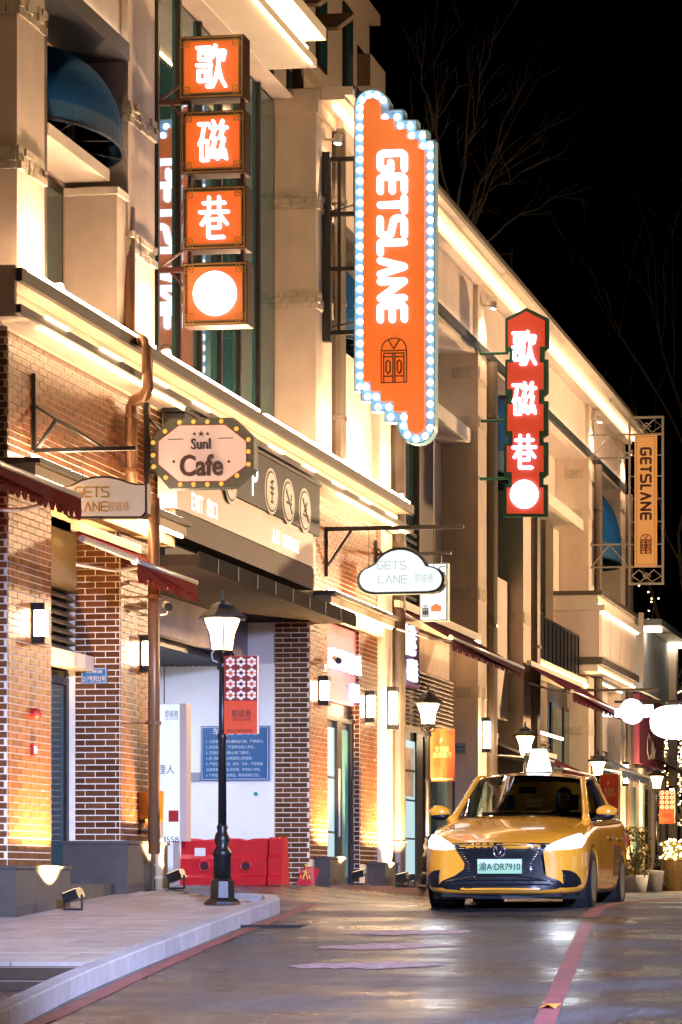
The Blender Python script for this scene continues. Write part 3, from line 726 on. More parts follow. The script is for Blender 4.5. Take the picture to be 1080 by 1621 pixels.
# white rendered building at the far end
B3 = thing('white_rendered_house', 'pale blue-white rendered house with sloping grey eaves beyond the shophouses', 'building', (-10, 69, 0))
y0, y1 = aX(995, 1000, -9.6).y+2.4, aX(1062, 1000, -9.6).y
MB().box(-18, -9.6, y0, y1, 5.0, 6.6).build('wall', mat('pale_render', (.62, .66, .70), .7, var=.06, vscale=1), B3)
MB().box(-18, -9.9, y0, y1, .0, 4.99).build('wall', MATS['pale_render'], B3)
MB().box(-18, -9.1, y0-.2, y1+.2, 6.62, 6.78).build('roof', mat('grey_eaves', (.20, .24, .26), .5), B3)
MB().box(-9.59, -9.2, y0, y0+.6, 6.52, 6.60).build('eave_glow_block', M_ledc, B3); MB().box(-9.59, -9.2, y1-.6, y1, 6.52, 6.60).build('eave_glow_block', M_ledc, B3)  # blocks under the eaves given the glowing strip material
MB().box(-9.62, -9.4, y1-.35, y1-.02, .0, 6.5).build('corner_pier', M_plaster2, B3)
MB().box(-9.89, -9.7, y0+.1, y1-.5, 3.2, 4.95).build('poster_board', mat('pink_poster', (.34, .07, .12), .6, var=.1, vscale=2), B3)
strokes([[(40,80),(20,95),(5,70),(5,30),(25,8),(45,20)],[(55,10),(60,70),(75,55),(80,15),(95,45)]], (-9.699, (y0+y1)/2-.4, 3.7), (0, 1, 0), (0, 0, 1), 1.6, .7, .07, .006, M_white, B3, 'painted_mark')
MB().box(-9.89, -9.78, y0+.1, y1-.5, .3, 2.6).build('shopfront', M_wglass, B3)
for i in range(3): MB().box(-9.95, -9.7, y0+.6+2.1*i, y0+1.0+2.1*i, .0, 3.1).build('pier', M_plaster2, B3)
finish_bricks()
# ------------------------------------------------------------------ awnings
def dome_awning(label, y0, y1, xw, z0, z1, out, grp='blue dome awnings on the upper windows'):
    A = thing('dome_awning', label, 'awning', (xw, (y0+y1)/2, z0), grp)
    H = z1-z0; N = 12; K = 16; rim = .22*H
    pts = []
    for k in range(K+1):
        f = -1+2*k/K; a = f*math.pi/2
        row = []
        for i in range(N+1):
            t = i/N*math.pi/2
            rad = math.cos(t)**.9; hh = math.sin(t)
            ry = (y1-y0)/2*math.sin(a)*rad; rx = out*max(0, math.cos(a))**.75*rad
            row.append(Vector((xw+.02+rx, (y0+y1)/2+ry, z0+rim+(H-rim)*hh)))
        pts.append(row)
    for k in range(K):
        mb = MB()
        for i in range(N): mb.quad(pts[k][i], pts[k+1][i], pts[k+1][i+1], pts[k][i+1])
        mb.build('canvas_gore', M_blue, A, fix=False, smooth=True)
    ctr = Vector((xw, (y0+y1)/2, z0+rim)); mb = MB()
    for k in range(K):
        for i in range(N): mb.quad(*[ctr+(q-ctr)*.97+Vector((.01, 0, -.01)) for q in (pts[k][i], pts[k+1][i], pts[k+1][i+1], pts[k][i+1])])
    mb.build('shade_lining', mat('shade_black', (.004, .005, .007), .9, spec=.05), A, fix=False, smooth=True)  # near-black inner shell: shade of the unlit underside put into the colour
    mb = MB()
    for k in range(K):
        a, b_ = pts[k][0], pts[k+1][0]; mb.quad(a-Vector((0, 0, rim)), b_-Vector((0, 0, rim)), b_, a)
    mb.build('valance', mat('blue_canvas_rim', (.02, .09, .20), .75, var=.1, vscale=5), A, fix=False)
    MB().tube([tuple(pts[k][0]-Vector((0, 0, rim-.02))) for k in range(K+1)], .014, 6).build('hoop', M_dark, A)
    for k in (4, 8, 12): MB().tube([(xw+.02, (y0+y1)/2, z0+.05), tuple(pts[k][0]-Vector((0, 0, rim-.02)))], .01, 5).build('stay', M_dark, A)
dome_awning('blue dome awning in the window recess left of the orange lantern-panel sign', 26.45, 28.5, -10.60, 8.20, 9.22, .80)
dome_awning('blue dome awning half hidden behind the bulb-edged orange sign', 37.75, 39.6, -10.70, 8.25, 9.6, .85)
dome_awning('blue dome awning behind the green-edged vertical sign', 48.9, 51.7, -10.70, 8.0, 9.8, .95)
dome_awning('blue dome awning beside the far latticed hanging sign', 61.2, 64.3, -10.70, 7.85, 9.7, .95)
def flat_awning(name, label, y0, y1, xw, xo, zw, zo, drop, mt, teeth, grp='retractable shop awnings', arms=True):
    A = thing(name, label, 'awning', (xw, (y0+y1)/2, zo-drop), grp)
    MB().add([(xw, y0, zw), (xw, y1, zw), (xo, y1, zo), (xo, y0, zo), (xw, y0, zw-.012), (xw, y1, zw-.012), (xo, y1, zo-.012), (xo, y0, zo-.012)],
             [(0, 1, 2, 3), (7, 6, 5, 4), (0, 3, 7, 4), (1, 5, 6, 2)]).build('canvas', mt, A)
    MB().tube([(xo+.02, y0-.03, zo), (xo+.02, y1+.03, zo)], .032, 8).build('front_bar', M_alu, A, smooth=True)
    MB().tube([(xo+.02, y0-.07, zo), (xo+.02, y0-.03, zo)], .042, 10).build('bar_cap', M_white, A)
    n = max(4, int((y1-y0)/teeth)); w = (y1-y0)/n; poly = [(xo+.03, y0, zo-.02), (xo+.03, y1, zo-.02)]
    for i in range(n, 0, -1):
        b_ = y0+w*i
        poly += [(xo+.03+.012*math.sin(i*1.7), b_, zo-drop*.72), (xo+.035+.012*math.sin(i*1.7), b_-w*.28, zo-drop), (xo+.03, b_-w*.72, zo-drop), (xo+.03, b_-w*.98, zo-drop*.72)]
    mb = MB(); mb.ext(poly, (.006, 0, 0)); mb.build('valance', mt, A)
    if arms:
        for yy in (y0+.15, y1-.15):
            MB().tube([(xw, yy, zw-.35), ((xw+xo)/2, yy+.25, (zw+zo)/2-.22), (xo, yy, zo-.04)], .022, 6).build('folding_arm', M_alu, A)
    MB().box(xw, xw+.09, y0, y1, zw-.02, zw+.08).build('cassette', M_trim, A)
    return A
flat_awning('shop_awning', 'maroon scalloped awning over the first brick pier under the arched board sign', 20.5, aX(123, 788, -9.25).y, -10.5, -9.25, 4.25, 4.02, .24, M_maroon, .17)
a2 = flat_awning('shop_awning', 'red scalloped awning across the second brick pier beside the copper pipe', aX(213, 885, -9.3).y, aX(306, 930, -9.3).y, -9.995, -9.3, 3.95, 3.60, .22, M_maroon, .16)
MB().tube([(-9.3, 25.2, 3.64), (-9.29, 26.78, 3.62)], .035, 8).build('roller_bar', M_alu, a2)
flat_awning('shop_awning', 'plum awning with toothed edge over the shop with the purple lit letters', aX(713, 1003, -9.0).y, aX(826, 1055, -9.0).y, -9.90, -9.0, 4.58, 4.06, .20, M_purple, .13)
flat_awning('shop_awning', 'plum awning with toothed edge beside the balcony with black rail', aX(905, 1085, -9.0).y, aX(982, 1122, -9.0).y, -9.90, -9.0, 4.55, 4.0, .20, M_purple, .15)
flat_awning('shop_awning', 'small dark plum awning low behind the taxi roof light', 53.4, 57.4, -10.4, -9.5, 2.95, 2.55, .16, M_purple, .4)
flat_awning('shop_awning', 'dark slanted awning behind the second lantern post', 48.7, 51.8, -10.55, -9.4, 3.1, 2.62, .16, mat('black_canvas', (.012, .008, .010), .8), .4)
flat_awning('shop_awning', 'grey-blue awning above the far planted shopfront', 60.0, 64.4, -10.45, -9.3, 3.35, 2.8, .2, mat('slate_canvas', (.10, .13, .18), .7), .4)
flat_awning('shop_awning', 'plum awning on the white rendered house', 68.5, 74, -9.85, -8.9, 3.5, 3.0, .25, M_purple, .4)
# ------------------------------------------------------------------ wall lamps
def wall_lamp(y, z0, z1, x, label, w=.15):
    L = thing('wall_lamp', label, 'wall lamp', (x, y, z0), 'boxy wall lamps on the piers')
    MB().box(x-.02, x+.03, y-w*.5, y+w*.5, z0, z1).build('back_plate', M_black, L)
    MB().box(x+.032, x+.13, y-w*.42, y+w*.42, z0+.075, z1-.075).build('lamp_glass', M_lampglass, L)
    MB().box(x+.031, x+.15, y-w*.55, y+w*.55, z1-.074, z1).build('cap', M_black, L)
    MB().box(x+.031, x+.15, y-w*.55, y+w*.55, z0, z0+.074).build('base', M_black, L)
    for k in range(5):
        z = z0+.075+(z1-z0-.15)*(k+.5)/5; MB().box(x+.131, x+.134, y-w*.42, y+w*.42, z-.003, z+.003).build('glazing_bar', M_dark, L)
    return L
wall_lamp(25.72, 2.65, 3.06, XF, 'boxy wall lamp on the first brick pier above the red alarm bell')
wall_lamp(29.02, 2.62, 3.04, XF, 'boxy wall lamp on the brick pier beside the copper pipe')
wall_lamp(36.62, 2.74, 3.16, XF, 'boxy wall lamp on the brick pier left of the pink shop sign')
wall_lamp(39.30, 2.66, 3.14, XF, 'boxy wall lamp on the brick pier right of the pink shop sign')
wall_lamp(40.45, 2.62, 3.28, -9.94, 'tall boxy wall lamp on the cream pilaster by the brick pier', .17)
wall_lamp(47.95, 2.62, 3.26, XF, 'tall boxy wall lamp beside the small blue number plate', .17)
wall_lamp(60.15, 2.2, 2.75, XF, 'boxy wall lamp on the far pilaster near the orange banner', .17)
wall_lamp(64.9, 2.6, 3.2, XF, 'boxy wall lamp on the last pilaster of the shophouse range', .17)
wall_lamp(70.5, 2.3, 2.8, -9.6, 'boxy wall lamp on the white rendered house', .17)
# ------------------------------------------------------------------ ground floodlights
def flood(x, y, z, label, aim, e, rot=0, spot=112):
    G = thing('floodlight', label, 'floodlight', (x, y, z), 'black floodlights at the pier feet')
    MB().box(x-.10, x+.10, y-.02, y+.02, z, z+.02).box(x-.10, x-.085, y-.012, y+.012, z+.02, z+.16).box(x+.085, x+.10, y-.012, y+.012, z+.02, z+.16).build('bracket', M_black, G)
    c = Vector((x, y, z+.15)); d = (Vector(aim)-c).normalized(); s_ = d.cross(Vector((0, 1, 0))).normalized(); u = s_.cross(d).normalized()
    MB().ext([c + s_*a*.08 + u*b_*.10 - d*.05 for a, b_ in ((-1, -1), (1, -1), (1, 1), (-1, 1))], d*.10).build('housing', M_black, G)
    MB().ext([c + s_*a*.068 + u*b_*.088 + d*.052 for a, b_ in ((-1, -1), (1, -1), (1, 1), (-1, 1))], d*.004).build('lens', emat('flood_lens', (1, .72, .40), 2), G)
    lamp('SPOT', 'flood_light', c + d*.07, e, WARM, G, aim, .04, spot, .5)
    return G
flood(-9.58, 25.72, zs(25.75), 'black floodlight at the foot of the first brick pier', (-9.99, 25.66, 1.15), 1500)
flood(-9.60, 29.05, zs(29), 'black floodlight at the foot of the copper pipe pier', (-9.99, 29.02, 1.3), 1400)
flood(-9.50, 36.95, .2, 'black floodlight on the step left of the glass doors', (-9.98, 36.8, 2.2), 2200)
flood(-9.52, 39.65, .17, 'black floodlight on the step right of the glass doors', (-9.97, 39.5, 2.2), 2200)
flood(-9.60, 40.40, .15, 'black floodlight at the foot of the tall cream pilaster', (-9.94, 40.38, 2.2), 2200)
flood(-9.62, 47.9, .13, 'black floodlight at the foot of the pilaster by the number plate', (-9.98, 47.9, 2.2), 2200)
flood(-9.62, 60.2, .13, 'black floodlight by the planted shopfront', (-9.98, 60.2, 2.2), 1700)
flood(-9.62, 64.95, .13, 'black floodlight at the last pilaster', (-9.98, 64.9, 2.2), 1700)
# pilaster uplights sitting on the cornice, downlights under the roof cornice
def spotlet(x, y, z, aim, e, label, grp, col=WARM2, spot=110):
    G = thing('spotlight', label, 'spotlight', (x, y, z), grp)
    d = (Vector(aim)-Vector((x, y, z))).normalized()
    MB().tube([Vector((x, y, z))-d*.07, Vector((x, y, z))+d*.06], .06, 10).build('barrel', M_alu, G)
    MB().tube([Vector((x, y, z))+d*.061, Vector((x, y, z))+d*.066], .05, 10).build('lens', emat('spot_lens', (1, .82, .6), 40), G)
    MB().box(x-.3, x, y-.015, y+.015, z-.015, z+.015).build('arm', M_alu, G)
    lamp('SPOT', 'spot_light', Vector((x, y, z))+d*.08, e, col, G, aim, .05, spot, .8)
U = 'warm uplights on the cornice'
for y, nm, e in ((25.65, 'uplight on the cornice at the left end pilaster', 60), (29.0, 'uplight on the cornice below the pilaster behind the lantern-panel sign', 75), (36.9, 'uplight on the cornice at the pilaster carrying the bulb-edged sign', 75), (38.9, 'uplight on the cornice below the plain wall bay', 75), (40.3, 'uplight on the cornice end beside the tall brown pipe', 60)):
    spotlet(-9.70, y, 6.2, (-10.02, y, 8.6), e*3, nm, U)
D = 'warm downlights under the roof cornice'
for y, nm, e in ((36.9, 'downlight under the roof cornice beside the bulb-edged sign', 45), (47.95, 'downlight under the roof cornice above the green-edged sign', 60), (52.3, 'downlight under the roof cornice behind the green-edged sign', 60), (60.15, 'downlight under the roof cornice near the latticed sign', 60), (64.9, 'downlight at the far end of the roof cornice', 60)):
    spotlet(-9.80, y, 10.85, (-10.02, y, 8.0), e*5, nm, D)
# ------------------------------------------------------------------ vertical signs
M_or = mat('lit_orange_acrylic', (.36, .06, .03), .4, emit=(1.0, .17, .008), es=.55)
M_or2 = mat('lit_orange_amber', (.36, .07, .04), .4, emit=(1.0, .19, .007), es=.58)
M_rd = mat('lit_red_orange', (.45, .06, .06), .4, emit=(1.0, .075, .014), es=.42)
M_let = emat('lit_letter', (.80, .86, 1.0), 3.2)
M_gold = mat('antique_gold', (.30, .20, .07), .4, metal=.5, var=.1, vscale=6)
M_maro = mat('maroon_frame', (.05, .014, .010), .4)
def frame4(b, x0, x1, z0, z1, y0, y1, w):
    b.box(x0, x0+w, y0, y1, z0, z1); b.box(x1-w, x1, y0, y1, z0, z1); b.box(x0+w, x1-w, y0, y1, z0, z0+w); b.box(x0+w, x1-w, y0, y1, z1-w, z1); return b
SY = 29.62
S1 = thing('lantern_panel_sign', 'vertical sign of four gold-framed orange lit panels on an iron bracket', 'sign', (-9.3, SY, aY(340, 520, SY).z))
rects = [(285, 387, 55, 158), (288, 389, 174, 277), (290, 391, 294, 397), (291, 393, 414, 517)]
for (x0, x1, y0, y1), ch in zip(rects, ['歌', '磁', '巷', None]):
    a = aY(x0, y1, SY); c_ = aY(x1, y0, SY); fx0, fx1, z0, z1 = a.x, c_.x, a.z, c_.z; w_ = fx1-fx0
    o = frame4(MB(), fx0, fx1, z0, z1, SY-.03, SY+.22, .05).build('panel_frame', M_maro, S1)
    b_ = frame4(MB(), fx0+.012, fx1-.012, z0+.012, z1-.012, SY-.045, SY-.031, .014); frame4(b_, fx0+.05, fx1-.05, z0+.05, z1-.05, SY-.043, SY-.031, .012).build('gold_fillet', M_gold, o)
    for sx, sz in ((0, 0), (1, 0), (0, 1), (1, 1)):
        cx = fx0+.02 if not sx else fx1-.02; cz = z0+.02 if not sz else z1-.02; dx = 1 if not sx else -1; dz = 1 if not sz else -1
        b_ = MB()
        for q in (.075, .11):
            b_.box(cx, cx+dx*q, SY-.05-q*.02, SY-.046, cz+dz*q, cz+dz*(q-.012)); b_.box(cx+dx*q, cx+dx*(q-.012), SY-.0505-q*.02, SY-.0465, cz, cz+dz*q)
        b_.build('fretwork_corner', M_gold, o)
    MB().box(fx0+.051, fx1-.051, SY-.02, SY+.2, z0+.051, z1-.051).build('lit_panel', M_or, o)
    cx, cz = (fx0+fx1)/2, (z0+z1)/2
    if ch: strokes(GL[ch], (cx, SY-.02, cz), (1, 0, 0), (0, 0, 1), w_*.44, w_*.62, .036, .03, M_let, o)
    else:
        MB().lathe([(w_*.33, -.045), (w_*.33, -.001)], (cx, SY-.02, cz), 28, 'y').build('lit_disc', emat('lit_disc', (.95, .97, 1), 5), o)
        for k in range(6): MB().ball((cx+w_*.26*math.cos(.4+k*1.05), SY-.068, cz+w_*.26*math.sin(.4+k*1.05)), .012, n=6, m=4).build('stud', M_dark, o)
zb, zt = aY(300, 500, SY).z, aY(300, 60, SY).z
MB().box(aY(291, 300, SY).x+.03, aY(291, 300, SY).x+.07, SY+.05, SY+.12, zb, zt).box(aY(388, 300, SY).x-.07, aY(388, 300, SY).x-.03, SY+.05, SY+.12, zb, zt).build('upright', M_maro, S1)
for yy in (158, 424):
    z = aY(290, yy, SY).z; x1 = aY(290, 200, SY).x+.05
    MB().box(-10.02, x1, SY+.06, SY+.11, z-.03, z+.03).tube([(-10.0, SY+.08, z+.04), (x1-.05, SY+.08, z+.24)], .018, 6).tube([(-9.9, SY+.08, z), (x1-.02, SY+.08, z-.25)], .018, 6).build('bracket', M_maro, S1)
# big bulb-edged sign
GY = 36.75
S2 = thing('marquee_sign', 'tall stepped orange marquee sign edged with cool bulbs and white vertical lettering', 'sign', (-8.9, GY, aY(655, 703, GY).z))
def gp_(x, y, dy=0): p = aY(x, y, GY); return Vector((p.x, GY+dy, p.z))
def arc(cx, cy, r, a0, a1, n): return [(cx+r*math.cos(R(a0+(a1-a0)*i/n)), cy-r*math.sin(R(a0+(a1-a0)*i/n))) for i in range(n+1)]
outer = arc(592, 172, 27.5, 180, 0, 10)[:-1] + [(619.5, 177), (641, 177), (641, 193), (662, 193), (662, 209), (678, 209), (678, 225), (690, 225)]
outer += arc(661.5, 675, 28.5, 0, -180, 10) + [(633, 669), (612, 669), (612, 652), (591, 652), (591, 636), (575, 636), (575, 620), (564.5, 620)]
inner = arc(592, 172, 13.5, 180, 0, 8)[:-1] + [(605.5, 192), (626, 192), (626, 208), (647, 208), (647, 223.5), (664, 223.5), (664, 239.5), (675, 239.5)]
inner += arc(661.5, 675, 13.5, 0, -180, 8) + [(648, 653), (627, 653), (627, 637), (606, 637), (606, 621), (590, 621), (590, 606), (578.5, 606)]
MB().ext([gp_(x, y, -.12) for x, y in inner], (0, .20, 0)).build('lit_panel', M_or2, S2)
MB().ext([gp_(x, y, 0.0) for x, y in outer], (0, .10, 0)).build('bulb_tray', mat('tray_white', (.20, .42, .62), .5), S2)
# rim around the tray
def rim(path, y0, y1, t, name, m_, p):
    b = MB(); P = [gp_(x, y) for x, y in path]; n = len(P)
    for i in range(n):
        a, c_ = P[i], P[(i+1) % n]; d = (c_-a)
        if d.length < 1e-4: continue
        d.normalize(); nn = Vector((-d.z, 0, d.x))*t*.5
        e = d*t*.5
        b.ext([Vector((q.x, GY+y0, q.z)) for q in (a-e+nn, c_+e+nn, c_+e-nn, a-e-nn)], (0, y1-y0+.0002*(i % 3), 0))
    return b.build(name, m_, p)
rim(outer, -.10, .11, .018, 'tray_rim', mat('rim_blue', (.22, .42, .58), .4), S2)
M_bulb = emat('cool_bulb', (.80, .90, 1.0), 4.0)
mid = []
cl = arc(592, 172, 20.5, 180, 0, 5)
for k in range(5): mid.append((571.5, 172+18*0) if False else cl[k])
cl2 = [(611, 187), (630, 186.5), (635, 200.5), (651, 200.5), (653, 216), (670, 216), (671, 232), (682.5, 232)]
seq = cl[:5] + cl2
yy = 247
while yy < 672: seq.append((682.5, yy)); yy += 17.1
seq += arc(661.5, 675, 21, -8, -180, 4)
seq += [(641, 661), (620, 661), (617, 645), (600, 645), (597, 628.5), (583.5, 628.5), (581, 613)]
yy = 613
while yy > 180: seq.append((571.5, yy)); yy -= 17.1
bme = None
for x, y in seq:
    p = gp_(x, y, -.05)
    if bme is None:
        b0 = MB().ball((0, 0, 0), .048, n=8, m=6); b0.sm = True; bme = b0.mesh('bulb'); bme.materials.append(M_bulb)
    o = bpy.data.objects.new('bulb', bme); COL.objects.link(o); o.parent = S2; o.location = p-org(S2)
ypx = 241
for ch, h in zip('GETSLANE', (37, 34, 32, 38, 28, 33, 38, 34)):
    c_ = gp_(625, ypx+h/2, -.12); sc_ = 1/ (F_PX/37.6)
    strokes(GL[ch], c_, (0, 0, -1), (1, 0, 0), (h-11.5)*sc_, 39*sc_, 10.2*sc_, .05, M_let, S2); ypx += h
c_ = gp_(627, 573, -.12)
strokes(DOORMARK, c_, (1, 0, 0), (0, 0, 1), 41/111.7, 70/111.7, .016, .003, mat('mark_maroon', (.10, .004, .004), .5), S2, 'door_emblem')
x0 = -9.94; x1 = gp_(566, 400).x
MB().box(x0-.06, x0+.05, GY+.02, GY+.13, gp_(503, 540).z, gp_(503, 240).z).build('mast', M_black, S2)
b_ = MB()
for py_ in (250, 337, 424, 525): z = gp_(530, py_).z; b_.box(x0, x1+.1, GY+.05, GY+.10, z-.03, z+.03)
for px_, a, c2 in ((535, 252, 525), (560, 252, 332), (562, 426, 523)): x = gp_(px_, 300).x; b_.box(x-.02, x+.02, GY+.055, GY+.095, gp_(535, c2).z, gp_(535, a).z)
b_.tube([(x0, GY+.2, gp_(505, 330).z), (x1, GY+.12, gp_(560, 318).z)], .015, 6).tube([(x0, GY+.2, gp_(505, 514).z), (x1, GY+.12, gp_(560, 506).z)], .015, 6)
b_.build('bracket', M_black, S2)
# green-edged vertical sign
VY = 47.62
S3 = thing('green_edged_sign', 'red-orange vertical sign with notched green edge and white characters', 'sign', (-9.1, VY, aY(833, 818, VY).z))
def vp(x, y, dy=0): p = aY(x, y, VY); return Vector((p.x, VY+dy, p.z))
gout = [(834, 487), (869, 504), (869, 550), (862, 556), (862, 569), (868, 569), (868, 622), (861, 628), (861, 635), (868, 635), (868, 688), (860, 693), (860, 700), (868, 700), (868, 751), (860, 757), (860, 767), (867.5, 767), (867.5, 818)]
gout += [(797.5, 818), (797.5, 767), (805, 767), (805, 757), (798, 757), (798, 702), (805, 702), (805, 690), (799, 690), (799, 637), (806, 637), (806, 624), (800, 624), (800, 569), (807, 569), (807, 556), (800, 556), (800, 504)]
MB().ext([vp(x, y, 0) for x, y in gout], (0, .08, 0)).build('sign_edge', mat('sign_green', (.012, .13, .075), .4), S3)
gin = [(834, 493), (863, 508), (863, 549), (855, 549), (855, 574), (861, 574), (861, 616), (854, 616), (854, 640), (861, 640), (861, 682), (854, 682), (854, 706), (861, 706), (861, 747), (854, 747), (854, 772), (861, 772), (861, 813)]
gin += [(803, 813), (803, 772), (811, 772), (811, 747), (803, 747), (803, 706), (812, 706), (812, 682), (804, 682), (804, 640), (812, 640), (812, 616), (804, 616), (804, 574), (813, 574), (813, 549), (805, 549), (805, 508)]
MB().ext([vp(x, y, -.03) for x, y in gin], (0, .029, 0)).build('lit_panel', M_rd, S3)
k_ = 48.4/F_PX
for ch, cy in (('歌', 552), ('磁', 633), ('巷', 716)):
    strokes(GL[ch], vp(831, cy, -.03), (1, 0, 0), (0, 0, 1), 36*k_, 52*k_, 4.9*k_, .04, M_let, S3)
MB().lathe([(22.5*k_, -.075), (22.5*k_, -.031)], vp(831, 783), 26, 'y').build('lit_disc', MATS['lit_disc'], S3)
for k in range(6): MB().ball(vp(831+17*math.cos(.5+k*1.05), 783+17*math.sin(.5+k*1.05), -.08), .012, n=6, m=4).build('stud', M_dark, S3)
for yy in (557, 664, 756): z = vp(800, yy).z; MB().tube([(-10.0, VY+.1, z), (vp(803, 600).x, VY+.1, z)], .028, 8).build('bracket', MATS['sign_green'], S3)
# far latticed sign
LY = 60.0
S4 = thing('lattice_hanging_sign', 'amber vertical sign in an open metal lattice frame at the far end', 'sign', (-8.7, LY, aY(1022, 926, LY).z))
def lp_(x, y, dy=0): p = aY(x, y, LY); return Vector((p.x, LY+dy, p.z))
M_fr = mat('frame_grey', (.30, .27, .24), .45, metal=.3)
a, c_ = lp_(995, 926), lp_(1051, 658)
frame4(MB(), a.x, c_.x, a.z, c_.z, LY, LY+.05, .05).build('frame', M_fr, S4)
q0, q1 = lp_(1005, 897), lp_(1040, 688)
MB().box(q0.x, q1.x, LY-.01, LY+.06, q0.z, q1.z).build('lit_panel', emat('lit_amber', (1.0, .36, .075), .62), S4)
frame4(MB(), q0.x+.04, q1.x-.04, q0.z+.04, q1.z-.04, LY-.014, LY-.011, .008).build('panel_line', M_maro, S4)
b_ = MB()
for yy in (688, 897): z = lp_(1000, yy).z; b_.box(a.x+.05, c_.x-.05, LY+.005, LY+.045, z-.025, z+.025)
for yy in (721, 754, 790, 826, 862):
    z = lp_(1000, yy).z; b_.box(a.x+.05, q0.x, LY+.01, LY+.04, z-.012, z+.012); b_.box(q1.x, c_.x-.05, LY+.01, LY+.04, z-.012, z+.012)
for (ya, yb) in ((664, 684), (902, 921)):
    ym_ = (ya+yb)/2
    for pl in (((1000, ym_), (1012, ya), (1032, yb), (1047, ym_), (1035, ya), (1014, yb), (1000, ym_)), ((1018, ym_), (1024, ya+5), (1030, ym_), (1024, yb-5), (1018, ym_))):
        b_.tube([lp_(x, y, .025) for x, y in pl], .013, 5)
b_.build('lattice', M_fr, S4)
ypx = 707
for ch, h in zip('GETSLANE', (16, 14, 13, 17, 12, 16, 17, 15)):
    strokes(GL[ch], lp_(1023, ypx+h/2, -.011), (0, 0, -1), (1, 0, 0), (h-6)*60.7/F_PX, 15*60.7/F_PX, 3.6*60.7/F_PX, .02, mat('letter_plum', (.03, .004, .008), .4), S4); ypx += h*.98
strokes(DOORMARK, lp_(1023, 861, -.011), (1, 0, 0), (0, 0, 1), 17*60.7/F_PX, 30*60.7/F_PX, .018, .004, MATS['mark_maroon'], S4, 'door_emblem')
for ya, yb in ((688, 725), (862, 898)):
    b_ = MB()
    for yy in (ya, yb):
        z = lp_(960, yy).z; b_.box(-10, a.x, LY+.005, LY+.04, z-.02, z+.02)
    b_.tube([(-9.98, LY+.02, lp_(940, yb).z), (-9.55, LY+.02, lp_(965, ya).z), (a.x, LY+.02, lp_(990, yb).z)], .018, 6).build('bracket', M_fr, S4)
pass
# ------------------------------------------------------------------ hanging signs
HYY = 25.62
M_iron = M_black
def hb(x, y, Y, dy=0): p = aY(x, y, Y); return Vector((p.x, Y+dy, p.z))
S5 = thing('arched_board_sign', 'cream arched board sign with gold lettering hanging from a black wall bracket', 'sign', hb(166, 820, HYY))
oc = [(100, 770), (112, 768)] + [(128+ i*8.5, 762-9*math.sin(math.pi*(i+1)/10)) for i in range(9)] + [(206, 763), (218, 766), (233, 766), (233, 812), (226, 820), (108, 820), (100, 812)]
MB().ext([hb(x, y, HYY, 0) for x, y in oc], (0, .12, 0)).build('board_edge', mat('board_brown', (.045, .025, .015), .5), S5)
MB().ext([hb(100+(x-100)*.95+3.3, 790+(y-790)*.90, HYY, -.012) for x, y in oc], (0, .011, 0)).build('board', mat('board_cream', (.46, .34, .24), .5, var=.05, emit=(1, .70, .46), es=.28), S5)
M_goldl = mat('gold_letter', (.60, .27, .008), .4)
k_ = 26.7/F_PX
def word(s, x0, yc, w, h, gap, th, Y, m_, p, dep, dy):
    for ch in s:
        strokes(GL[ch], hb(x0+w/2, yc, Y, dy), (1, 0, 0), (0, 0, 1), w*k_, h*k_, th*k_, dep, m_, p); x0 += w+gap
word('GETS', 120, 779, 11, 15, 3, 2.2, HYY, M_goldl, S5, .006, -.012); word('LANE', 122, 802, 10, 14, 3, 2.2, HYY, M_goldl, S5, .006, -.012)
text('lettering', '歌磁巷', hb(189, 802, HYY, -.018), 15*k_, M_goldl, S5, width=36*k_)
b_ = MB(); p0 = hb(46, 590, HYY); p1 = hb(46, 712, HYY); p2 = hb(213, 710, HYY)
b_.box(-10.0, -9.95, HYY+.03, HYY+.08, p1.z, p0.z).box(-9.97, p2.x, HYY+.035, HYY+.075, p1.z-.02, p1.z+.02)
b_.tube([(-9.97, HYY+.055, hb(46, 640, HYY).z), (hb(163, 700, HYY).x, HYY+.055, p1.z)], .02, 6).tube([hb(56, 708, HYY, .055), hb(85, 664, HYY, .055)], .02, 6)
b_.build('bracket', M_iron, S5)
for xx, yt in ((128, 765), (205, 765)): MB().tube([hb(xx, 712, HYY, .055), hb(xx, yt, HYY, .055)], .004, 5).build('wire', M_iron, S5)
CY = 29.05
S6 = thing('cafe_sign', 'octagonal pink cafe sign with amber bulbs round a dark frame', 'sign', hb(321, 773, CY))
o8 = [(268, 663), (369, 661), (402, 692), (402, 742), (370, 771), (268, 774), (240, 740), (240, 694)]
i8 = [(284, 674), (357, 673), (390, 699), (390, 737), (357, 761), (284, 762), (252, 735), (252, 699)]
MB().ext([hb(x, y, CY) for x, y in o8], (0, .16, 0)).build('sign_frame', mat('frame_slate', (.055, .065, .065), .5, var=.1), S6)
MB().ext([hb(x, y, CY, -.010) for x, y in [(321+(x-321)*1.02, 718+(y-718)*1.025) for x, y in i8]], (0, .009, 0)).build('panel_border', mat('border_red', (.22, .02, .02), .5), S6)
MB().ext([hb(x, y, CY, -.014) for x, y in i8], (0, .0035, 0)).build('sign_panel', mat('panel_pink', (.46, .37, .36), .5, emit=(1, .78, .74), es=.18), S6)
M_ch = mat('chocolate_letter', (.035, .010, .008), .5)
k_ = 30.2/F_PX
text('lettering', 'Cafe', hb(320, 737, CY, -.022), 34*k_, M_ch, S6, bold=.02, width=70*k_, ext=.02); text('lettering', 'Sunl', hb(319, 703, CY, -.022), 17*k_, M_ch, S6, bold=.006, width=31*k_, ext=.02)
